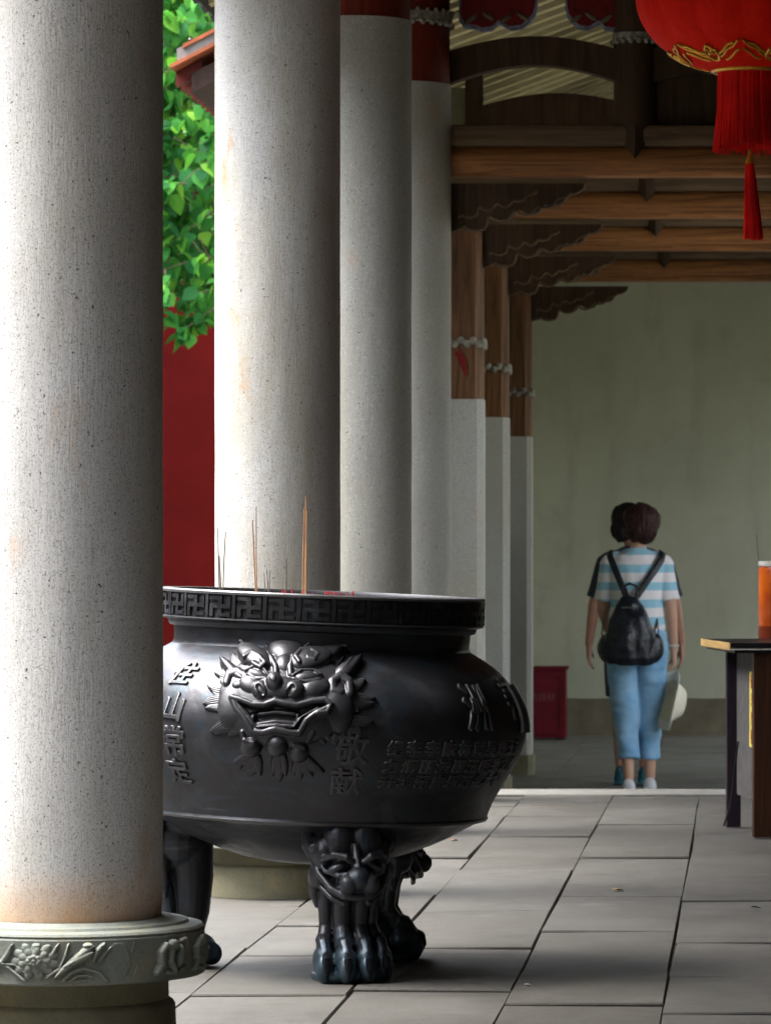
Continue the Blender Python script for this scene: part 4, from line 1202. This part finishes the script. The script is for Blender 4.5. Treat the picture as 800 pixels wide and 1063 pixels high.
for i, ch in enumerate('佛光普照'):
    place_text('red_lettering', ch, .06, Matrix.Translation((.1145, .20, .575 - i * .07)) @ SM, M_sred, st_, .0004)
cd = MB().tube([at(766, 770, 16.35), at(762, 800, 16.33), at(760, 822, 16.33), at(757, 840, 16.3), at(751, 857, 16.25)], .004, 6).build('power_cord', M_black, None, True)
tag(cd, 'black cord hanging beside the left leg of the dark table', 'cord')

# orange oil jar
jr = empty('oil_candle', (.142, 16.62, .7305)); tag(jr, 'tall orange glass oil candle with white cap on the dark table', 'oil candle')
t = NT('orange_oil'); v = t.noise(9, 4, .6); c = t.ramp(v, [(.35, (.50, .065, .002, 1)), (.6, (.70, .13, .003, 1)), (.75, (.30, .02, .002, 1))])
M_oil = t.out(c, .25, None, 0, Specular_IOR_Level=.4)
MB().lathe([(.0001, .002), (.066, .002), (.070, .008), (.070, .270), (.066, .282), (.0001, .283)], 40).build('jar', M_oil, jr, True)
MB().lathe([(.067, .2835), (.071, .285), (.071, .300), (.066, .304), (.0001, .304)], 40).build('cap', M_white, jr, True)
MB().lathe([(.0705, .0), (.0715, .012), (.0705, .05)], 40, caps=False).build('dark_foot', m_plain('brown_glass', (.18, .03, .01, 1), .2), jr, True)
s1 = MB().tube([(0, 0, 0), (-.008, 0, .10)], .0012, 5).build('incense_stick', M_stg); s1.location = (.142 - .072, 16.6, 1.01)
for v_ in s1.data.vertices: pass
s1.location = at(787, 581, 16.62); tag(s1, 'single thin dark stick rising from the white cap of the orange candle', 'incense stick')

# ------------------------------------------------------------------ fallen bits on the floor
M_dry = m_plain('dry_leaf', (.35, .24, .06, 1), .8)
def fallen(x, y, size, mat, label, name='fallen_leaf'):
    Y = CAMZ * FPX / (y - HY); mb = MB()
    leaf(mb, Vector((0, 0, .004)), size, Vector((1, .4 + jit(.6), .02)), Vector((0, 0, 1)), .3, .1)
    o = mb.build(name, mat, None, True); o.location = at(x, y, Y); o.location.z = .001
    tag(o, label, 'leaf')
fallen(636, 926, .035, M_dry, 'yellowed leaf scrap on a paving slab in the middle of the floor')
fallen(468, 874, .03, m_plain('brown_leaf', (.2, .10, .05, 1), .8), 'small brown leaf on the paving just right of the burner')
fallen(779, 944, .03, m_plain('black_leaf', (.03, .03, .03, 1), .8), 'tiny dark leaf on the paving at the far right')
fallen(544, 1025, .02, M_white, 'tiny white scrap on the paving in front', 'paper_scrap')

# ------------------------------------------------------------------ people
def m_cloth(name, f):
    t = NT(name); c = f(t)
    w = t.noise(7, 4, .6, t.mp((1, 1, .6))); wv = t.noise(260, 2, .5)
    return t.out(c, .85, t.bump(t.math('ADD', w, t.math('MULTIPLY', wv, .12)), .5, .02), 0, Sheen_Weight=.15)
def stripes(t):
    sx = t.n('ShaderNodeSeparateXYZ'); t.l(t.co, sx.inputs[0])
    z = t.math('ADD', sx.outputs['Z'], t.math('MULTIPLY', t.noise(5, 2), .012))
    f = t.math('FRACT', t.math('MULTIPLY', z, 1 / .098))
    return t.mix(t.ramp(f, [(0, 0.), (.50, 0.), (.53, 1.), (.97, 1.), (1, 0.)]), (.86, .82, .84, 1), (.32, .60, .74, 1))
M_stripe = m_cloth('striped_cotton', stripes)
M_jean = m_cloth('pale_denim', lambda t: t.mix(t.ramp(t.noise(6, 5, .7), [(.3, 0.), (.7, 1.)]), (.15, .36, .60, 1), (.36, .58, .78, 1)))
M_navy = m_cloth('navy_cotton', lambda t: t.mix(.5, (.012, .016, .03, 1), (.018, .02, .04, 1)))
M_short = m_cloth('dark_shorts', lambda t: t.mix(.5, (.03, .03, .035, 1), (.045, .045, .05, 1)))
def m_skin(name, c):
    t = NT(name); v = t.noise(14, 4)
    return t.out(t.mix(t.ramp(v, [(.3, 0.), (.7, 1.)]), tuple(x * .85 for x in c) + (1,), tuple(c) + (1,)), .5, None, 0, Subsurface_Weight=.15, Subsurface_Scale=.02)
M_skin = m_skin('fair_skin', (.62, .36, .25)); M_skin2 = m_skin('tanned_skin', (.50, .25, .17))
def m_hair(name, c):
    t = NT(name); v = t.noise(1, 4, .6, t.mp((90, 90, 12)))
    return t.out(t.mix(v, tuple(x * .5 for x in c) + (1,), tuple(x * 1.5 for x in c) + (1,)), .5, t.bump(v, .8, .004), Specular_IOR_Level=.2)
M_hair = m_hair('dark_brown_hair', (.035, .014, .012)); M_hair2 = m_hair('black_hair', (.012, .008, .008))

def hand(b, wrist, d, side, palm=Vector((1, 0, 0)), curl=.5, grip=False):
    """palm + 5 fingers, d = direction of the hand, palm = thumb-side axis"""
    d = Vector(d).normalized(); palm = (Vector(palm) - d * Vector(palm).dot(d)).normalized(); nrm = d.cross(palm)
    w = Vector(wrist)
    b.tube([w - d * .01, w + d * .03, w + d * .075, w + d * .09], [(.024, .018), (.034, .016), (.040, .015), (.036, .012)], 12, up=tuple(palm))
    cs = -nrm * side
    for i, (o, L) in enumerate(((.030, .068), (.011, .076), (-.009, .070), (-.028, .056))):
        p = w + d * .085 + palm * o; a = 0; q = [p]
        for sgm in (.42, .32, .26):
            a += curl * (1.25 if grip else .55)
            q.append(q[-1] + (d * math.cos(a) + cs * math.sin(a)) * L * sgm)
        b.tube([w + d * .05 + palm * o] + q, [.0095, .0095, .009, .008, .006], 8)
    p = w + d * .025 + palm * .026
    b.tube([p, p + d * .022 + palm * .022 + cs * .008, p + d * .046 + palm * .028 + cs * .02, p + d * .066 + palm * .022 + cs * .03], [.013, .012, .010, .007], 8)

def person(loc, H, label, female, arms, skin, legs_bare, feet, rz=0, head_dx=0):
    """figure seen from behind; local -Y faces the camera (its back), +Y is forward; H scales the 1.6 m figure"""
    s = H / 1.6
    P = empty('person', loc, rz); tag(P, label, 'person')
    b = MB(); V3 = lambda x, y, z: Vector((x * s, y * s, z * s))
    S = lambda *r: tuple((a * s, c * s) for a, c in r)
    # torso (x width, y depth)
    b.tube([V3(0, .0, .76), V3(0, -.005, .84), V3(0, 0, .94), V3(0, .005, 1.06), V3(0, .0, 1.18), V3(0, -.005, 1.27), V3(0, -.005, 1.325), V3(0, 0, 1.345)],
           list(S((.13, .10), (.155, .115), (.135, .10), (.13, .095), (.15, .105), (.165, .10), (.12, .075), (.05, .05))), 28, up=(1, 0, 0))
    b.tube([V3(0, 0, 1.31), V3(head_dx * .3, .01, 1.37), V3(head_dx * .7, .015, 1.42)], [.052 * s, .046 * s, .05 * s], 16)
    hc = V3(head_dx, .02, 1.475)
    b.ball(hc + V3(0, -.005, .02), (.072 * s, .088 * s, .100 * s)); b.ball(hc + V3(0, .035, -.04), (.052 * s, .055 * s, .06 * s))
    b.ball(hc + V3(0, .098, -.005), (.012 * s, .018 * s, .022 * s))                      # nose
    for q in (-1, 1):
        b.ball(hc + V3(q * .028, .078, .012), (.014 * s, .012 * s, .010 * s)); b.ball(hc + V3(q * .074, .0, -.005), (.008 * s, .020 * s, .030 * s))
        b.ball(hc + V3(q * .014, .086, -.045), (.018 * s, .010 * s, .006 * s))
    # arms
    for q, A in zip((-1, 1), arms):
        sh = V3(q * .150, 0, 1.262); el = V3(*A[0]); wr = V3(*A[1])
        b.cap(V3(q * .12, 0, 1.28), sh, .05 * s, .048 * s)
        b.cap(sh, el, .044 * s, .035 * s); b.cap(el, wr, .035 * s, .024 * s)
        hand(b, wr, A[2], A[3], A[4], A[5], A[6])
    # legs
    for q, (fx_, fy_, kx, ky) in zip((-1, 1), feet):
        hip = V3(q * .08, 0, .80); kn = V3(kx, ky, .45); an = V3(fx_, fy_ - .02, .075)
        b.cap(hip, kn, .080 * s, .045 * s)
        cf = kn.lerp(an, .3) + V3(0, -.012, 0)
        b.cap(kn, cf, .043 * s, .046 * s); b.cap(cf, an, .046 * s, .030 * s)
        b.cap(V3(fx_, fy_ - .035, .035), V3(fx_, fy_ + .09, .028), .030 * s, .028 * s); b.ball(V3(fx_, fy_ - .045, .032), .03 * s)
    b.remesh('body', skin, P, .006, 4, .5)
    return P, V3, s, hc
# --- woman with backpack
WY = 23.72; WX = (661 - VX) / FPX * WY
feetW = [(-.046, -.03, -.064, .01), (.070, .10, .066, .06)]
armsW = [((-.195, .02, 1.02), (-.17, .17, .90), (.3, .9, -.3), -1, (0, .3, 1), .5, False),
         ((.190, -.01, 1.02), (.205, .03, .79), (.02, .02, -1), 1, (0, 1, 0), .55, True)]
Pw, V3, s, hc = person((WX, WY, SQ), 1.60, 'person in striped tee and cropped jeans walking away, sun hat in hand', True, armsW, M_skin, False, feetW, head_dx=.025)
# shirt
b = MB()
b.tube([V3(0, 0, .895), V3(0, 0, .93), V3(0, .0, 1.06), V3(0, 0, 1.18), V3(0, -.005, 1.265), V3(0, -.005, 1.315), V3(0, 0, 1.352)],
       [(.158, .125), (.156, .122), (.144, .115), (.160, .122), (.174, .118), (.135, .09), (.062, .060)], 36, up=(1, 0, 0))
for q, A in zip((-1, 1), armsW):
    sh = V3(q * .146, 0, 1.262); el = V3(*A[0]); e2 = sh.lerp(el, .82)
    b.cap(V3(q * .11, 0, 1.28), sh, .062, .062); b.tube([sh - V3(q * .02, 0, -.02), sh, sh.lerp(el, .4), e2], [.052, .058, .057, .060], 18)
def wr(c): return .006 * n1(c.x * 9, c.y * 9, c.z * 6, 1) + .004 * n1(c.x * 22, c.y * 22, c.z * 14, 2)
b.remesh('shirt', M_stripe, Pw, .006, 4, .5, wr)
# jeans
b = MB()
b.tube([V3(0, 0, .93), V3(0, -.005, .88), V3(0, -.01, .80), V3(0, -.005, .74)], [(.142, .11), (.165, .125), (.17, .132), (.15, .12)], 30, up=(1, 0, 0))
b.ball(V3(-.075, -.04, .83), (.085, .085, .09)); b.ball(V3(.075, -.04, .83), (.085, .085, .09))
for q, (fx_, fy_, kx, ky) in zip((-1, 1), feetW):
    hem = V3(fx_ + (-.0 if q < 0 else -.005), fy_ - .01, .178)
    kn = V3(kx, ky, .46)
    b.tube([V3(q * .082, 0, .83), V3(q * .084, 0, .70), kn, kn.lerp(hem, .5), hem], [.096, .089, .076, .069, .063], 22)
def wr2(c): return .010 * n1(c.x * 7, c.y * 7, c.z * 11, 5) + .005 * n1(c.x * 14, c.y * 14, c.z * 30, 6)
b.remesh('jeans', M_jean, Pw, .006, 4, .5, wr2)
# hair
b = MB(); b.ball(hc + V3(.004, -.02, .030), (.094, .100, .104)); b.ball(hc + V3(-.03, -.05, -.03), (.05, .05, .055)); b.ball(hc + V3(.035, -.045, -.04), (.045, .045, .05)); b.ball(hc + V3(.012, -.065, -.02), (.078, .055, .062)); b.ball(hc + V3(-.03, -.03, .06), (.07, .07, .055))
b.ball(hc + V3(.05, -.02, .03), (.055, .07, .075)); b.ball(hc + V3(-.055, 0, -.01), (.035, .05, .06)); b.ball(hc + V3(.02, -.05, -.065), (.045, .03, .03))
b.remesh('hair', M_hair, Pw, .004, 2, .5, lambda c: .010 * n1(c.x * 22, c.y * 22, c.z * 9, 3) + .008 * abs(n1(c.x * 70, c.y * 70, c.z * 12, 4)))
for q in (-1, 1): MB().ball(hc + V3(q * .082, .0, -.045), .007, seg=8, rings=6).build('earring', M_white, Pw, True)
# shoes
M_shoe = m_plain('white_canvas', (.7, .7, .72, 1), .7)
for (fx_, fy_, kx, ky) in feetW:
    b = MB(); b.cap(V3(fx_, fy_ - .04, .026), V3(fx_, fy_ + .10, .022), .037, .034); b.ball(V3(fx_, fy_ - .05, .034), (.036, .036, .036)); b.box(fx_ - .036, fx_ + .036, fy_ - .08, fy_ + .12, 0, .018, .008)
    b.remesh('shoe', M_shoe, Pw, .005, 2, .5)
MB().lathe([(.029, -.006), (.033, 0), (.029, .006)], 20, c=V3(*armsW[1][1]) + Vector((0, 0, .02))).build('bracelet', M_white, Pw, True)
# backpack
bp = empty('backpack', (WX - .035, WY - .20, SQ + .74)); tag(bp, 'glossy black leather backpack worn over the striped tee', 'backpack')
t = NT('black_leather'); v = t.noise(5, 4, .6); wv = t.noise(140, 3, .6)
M_lea = t.out((.007, .010, .016, 1), t.ramp(v, [(.3, .22), (.7, .42)]), t.bump(t.math('ADD', t.math('MULTIPLY', v, 3), t.math('MULTIPLY', wv, .3)), .5, .015), 0)
b = MB()
b.tube([(0, 0, 0), (0, -.005, .04), (0, -.01, .14), (0, -.005, .25), (0, .01, .33), (0, .02, .37)], [(.125, .06), (.148, .085), (.145, .09), (.115, .075), (.08, .055), (.045, .035)], 30, up=(1, 0, 0))
b.ball((-.138, .01, .09), (.042, .05, .08)); b.ball((.138, .01, .09), (.042, .05, .08)); b.ball((0, -.06, .11), (.10, .04, .09))
bag_ = b.remesh('bag', M_lea, bp, .006, 3, .5, lambda c: .014 * n1(c.x * 9, c.y * 9, c.z * 5, 8) + .008 * n1(c.x * 22, c.y * 22, c.z * 9, 9))
bag_.location.z = -.03
MB().box(-.045, .045, -.082, -.072, .285, .291, .001).build('zip', m_plain('zip_metal', (.3, .3, .3, 1), .3, .9), bp)
q = [(-.04, .0, .36), (-.036, -.012, .405), (0, -.02, .42), (.036, -.012, .405), (.04, 0, .36)]
MB().tube(q, .008, 8).build('grab_handle', M_lea, bp, True)
for sx_, pp in ((-1, [(-.02, .045, .35), (-.055, .055, .43), (-.085, .072, .50), (-.112, .10, .565), (-.118, .16, .600), (-.12, .25, .60), (-.13, .32, .53), (-.15, .345, .40)]),
                (1, [(.035, .045, .345), (.085, .052, .42), (.135, .070, .49), (.175, .105, .555), (.180, .16, .590), (.17, .25, .60), (.17, .32, .53), (.17, .345, .40)])):
    MB().tube(pp, [(.004, .019)] * len(pp), 8, up=(0, 1, .3)).build('strap', M_lea, bp, True)
    MB().tube([(sx_ * .15, .12, .22), (sx_ * .158, .07, .14), (sx_ * .145, .04, .05)], [(.004, .013)] * 3, 8, up=(1, 0, 0)).build('lower_strap', M_lea, bp, True)
# sun hat held at the right hand
ht = empty('sun_hat', (WX + .205, WY + .0, SQ + .50)); tag(ht, 'cream folded sun hat hanging from the right hand of the person in stripes', 'hat')
M_hat = m_plain('cream_cloth', (.82, .77, .62, 1), .85, nscale=12, var=.1)
nr_, na = 16, 64
vs, fs = [], []
for j in range(nr_ + 1):
    tt = j / nr_
    for i in range(na):
        a = 2 * PI * i / na
        if tt < .35: rr_ = .085 * (tt / .35) ** .6; hgt = .095 * (1 - (tt / .35) ** 4 * .35)
        else: rr_ = .085 + .082 * (tt - .35) / .65; hgt = .06 - .075 * min(1, (tt - .35) / .25) + .012 * math.sin(3 * a + 1) * (tt - .35)
        u, v = rr_ * math.cos(a), rr_ * math.sin(a)       # u across the fold, v along it (vertical)
        bend_ = (abs(u) / .167) ** 1.3
        x = u * (1 - .30 * bend_); y = hgt * .75 - .085 * bend_
        vs.append((x, y, v * 1.0 - .02 * bend_))
for j in range(nr_):
    for i in range(na):
        k = (i + 1) % na; fs.append((j * na + i, j * na + k, (j + 1) * na + k, (j + 1) * na + i))
o = mobj('hat_cloth', vs, fs, M_hat, ht, True)
md = o.modifiers.new('t', 'SOLIDIFY'); md.thickness = .006
o.rotation_euler = (R(-8), R(7), R(-49))
MB().lathe([(.087, -.01), (.089, 0), (.087, .012)], 32, caps=False)

# --- companion walking just ahead
feet2 = [(-.08, .02, -.09, .02), (.055, -.05, .06, .0)]
arms2 = [((-.232, .0, 1.02), (-.262, .03, .80), (-.02, .05, -1), -1, (0, 1, 0), .45, False), ((.228, .0, 1.02), (.262, .05, .80), (.03, .05, -1), 1, (0, 1, 0), .45, False)]
Y2 = 24.35; X2 = (659 - VX) / FPX * Y2
P2, V3b, s2, hc2 = person((X2, Y2, SQ), 1.62, 'person in navy tee almost hidden beyond the one in the striped tee', False, arms2, M_skin2, True, feet2, head_dx=-.050)
b = MB()
b.tube([V3b(0, 0, .86), V3b(0, 0, 1.0), V3b(0, 0, 1.18), V3b(0, -.005, 1.27), V3b(0, -.005, 1.32), V3b(0, 0, 1.352)], [(.165, .125), (.165, .125), (.18, .125), (.19, .118), (.14, .09), (.062, .06)], 30, up=(1, 0, 0))
for q, A in zip((-1, 1), arms2):
    sh = V3b(q * .160, 0, 1.258); el = V3b(*A[0]); b.tube([V3b(q * .12, 0, 1.28), sh, sh.lerp(el, .4), sh.lerp(el, .85)], [.055, .060, .060, .058], 18)
b.remesh('shirt', M_navy, P2, .007, 3, .5, wr)
b = MB(); b.tube([V3b(0, 0, .90), V3b(0, 0, .80), V3b(0, 0, .74)], [(.15, .115), (.165, .125), (.15, .12)], 24, up=(1, 0, 0))
for q in (-1, 1): b.tube([V3b(q * .08, 0, .82), V3b(q * .088, 0, .65), V3b(q * .088, .01, .50)], [.10, .09, .082], 18)
b.remesh('shorts', M_short, P2, .007, 3, .5)
b = MB(); b.ball(hc2 + V3b(0, -.012, .028), (.086, .098, .10)); b.ball(hc2 + V3b(-.02, -.05, -.03), (.07, .045, .07))
b.remesh('hair', M_hair2, P2, .004, 2, .5, lambda c: .010 * n1(c.x * 22, c.y * 22, c.z * 9, 7) + .008 * abs(n1(c.x * 70, c.y * 70, c.z * 12, 4)))
M_sn = m_plain('teal_sneaker', (.03, .12, .15, 1), .6, nscale=30, var=.6)
for (fx_, fy_, kx, ky) in feet2:
    b = MB(); b.cap(V3b(fx_, fy_ - .04, .034), V3b(fx_, fy_ + .11, .03), .042, .038); b.ball(V3b(fx_, fy_ - .045, .06), (.038, .04, .05)); b.box(fx_ - .042, fx_ + .042, fy_ - .085, fy_ + .14, 0, .02, .008)
    b.remesh('sneaker', M_sn, P2, .006, 2, .5)

# ------------------------------------------------------------------ light
w = bpy.data.worlds.new('World'); scene.world = w; w.use_nodes = True
nt = w.node_tree; bg = nt.nodes['Background']
sky = nt.nodes.new('ShaderNodeTexSky'); sky.sky_type = 'NISHITA'; sky.sun_disc = False
sd = Vector((-1.0, .02, 2.0)).normalized()      # direction towards the sun
sky.sun_elevation = math.asin(sd.z); sky.sun_rotation = math.atan2(sd.x, sd.y)
sky.air_density = 1.2; sky.dust_density = 5; sky.ozone_density = 1.0
hs = nt.nodes.new('ShaderNodeHueSaturation'); hs.inputs['Saturation'].default_value = .42   # thin white overcast in front of the blue
nt.links.new(sky.outputs[0], hs.inputs['Color']); nt.links.new(hs.outputs[0], bg.inputs[0]); bg.inputs[1].default_value = .15
sl = bpy.data.lights.new('sun', 'SUN'); sl.energy = .42; sl.angle = R(22); sl.color = (1, .97, .94)
so = bpy.data.objects.new('sun', sl); COL.objects.link(so); so.rotation_euler = (-sd).to_track_quat('-Z', 'Y').to_euler(); so.location = sd * 30

scene.view_settings.view_transform = 'Standard'; scene.view_settings.look = 'None'
scene.view_settings.gamma = 1; scene.view_settings.exposure = 3.38
scene.view_settings.use_curve_mapping = False
scene.render.engine = 'CYCLES'
scene.cycles.use_denoising = True
scene.cycles.max_bounces = 10; scene.cycles.diffuse_bounces = 6
scene.cycles.sample_clamp_indirect = 8
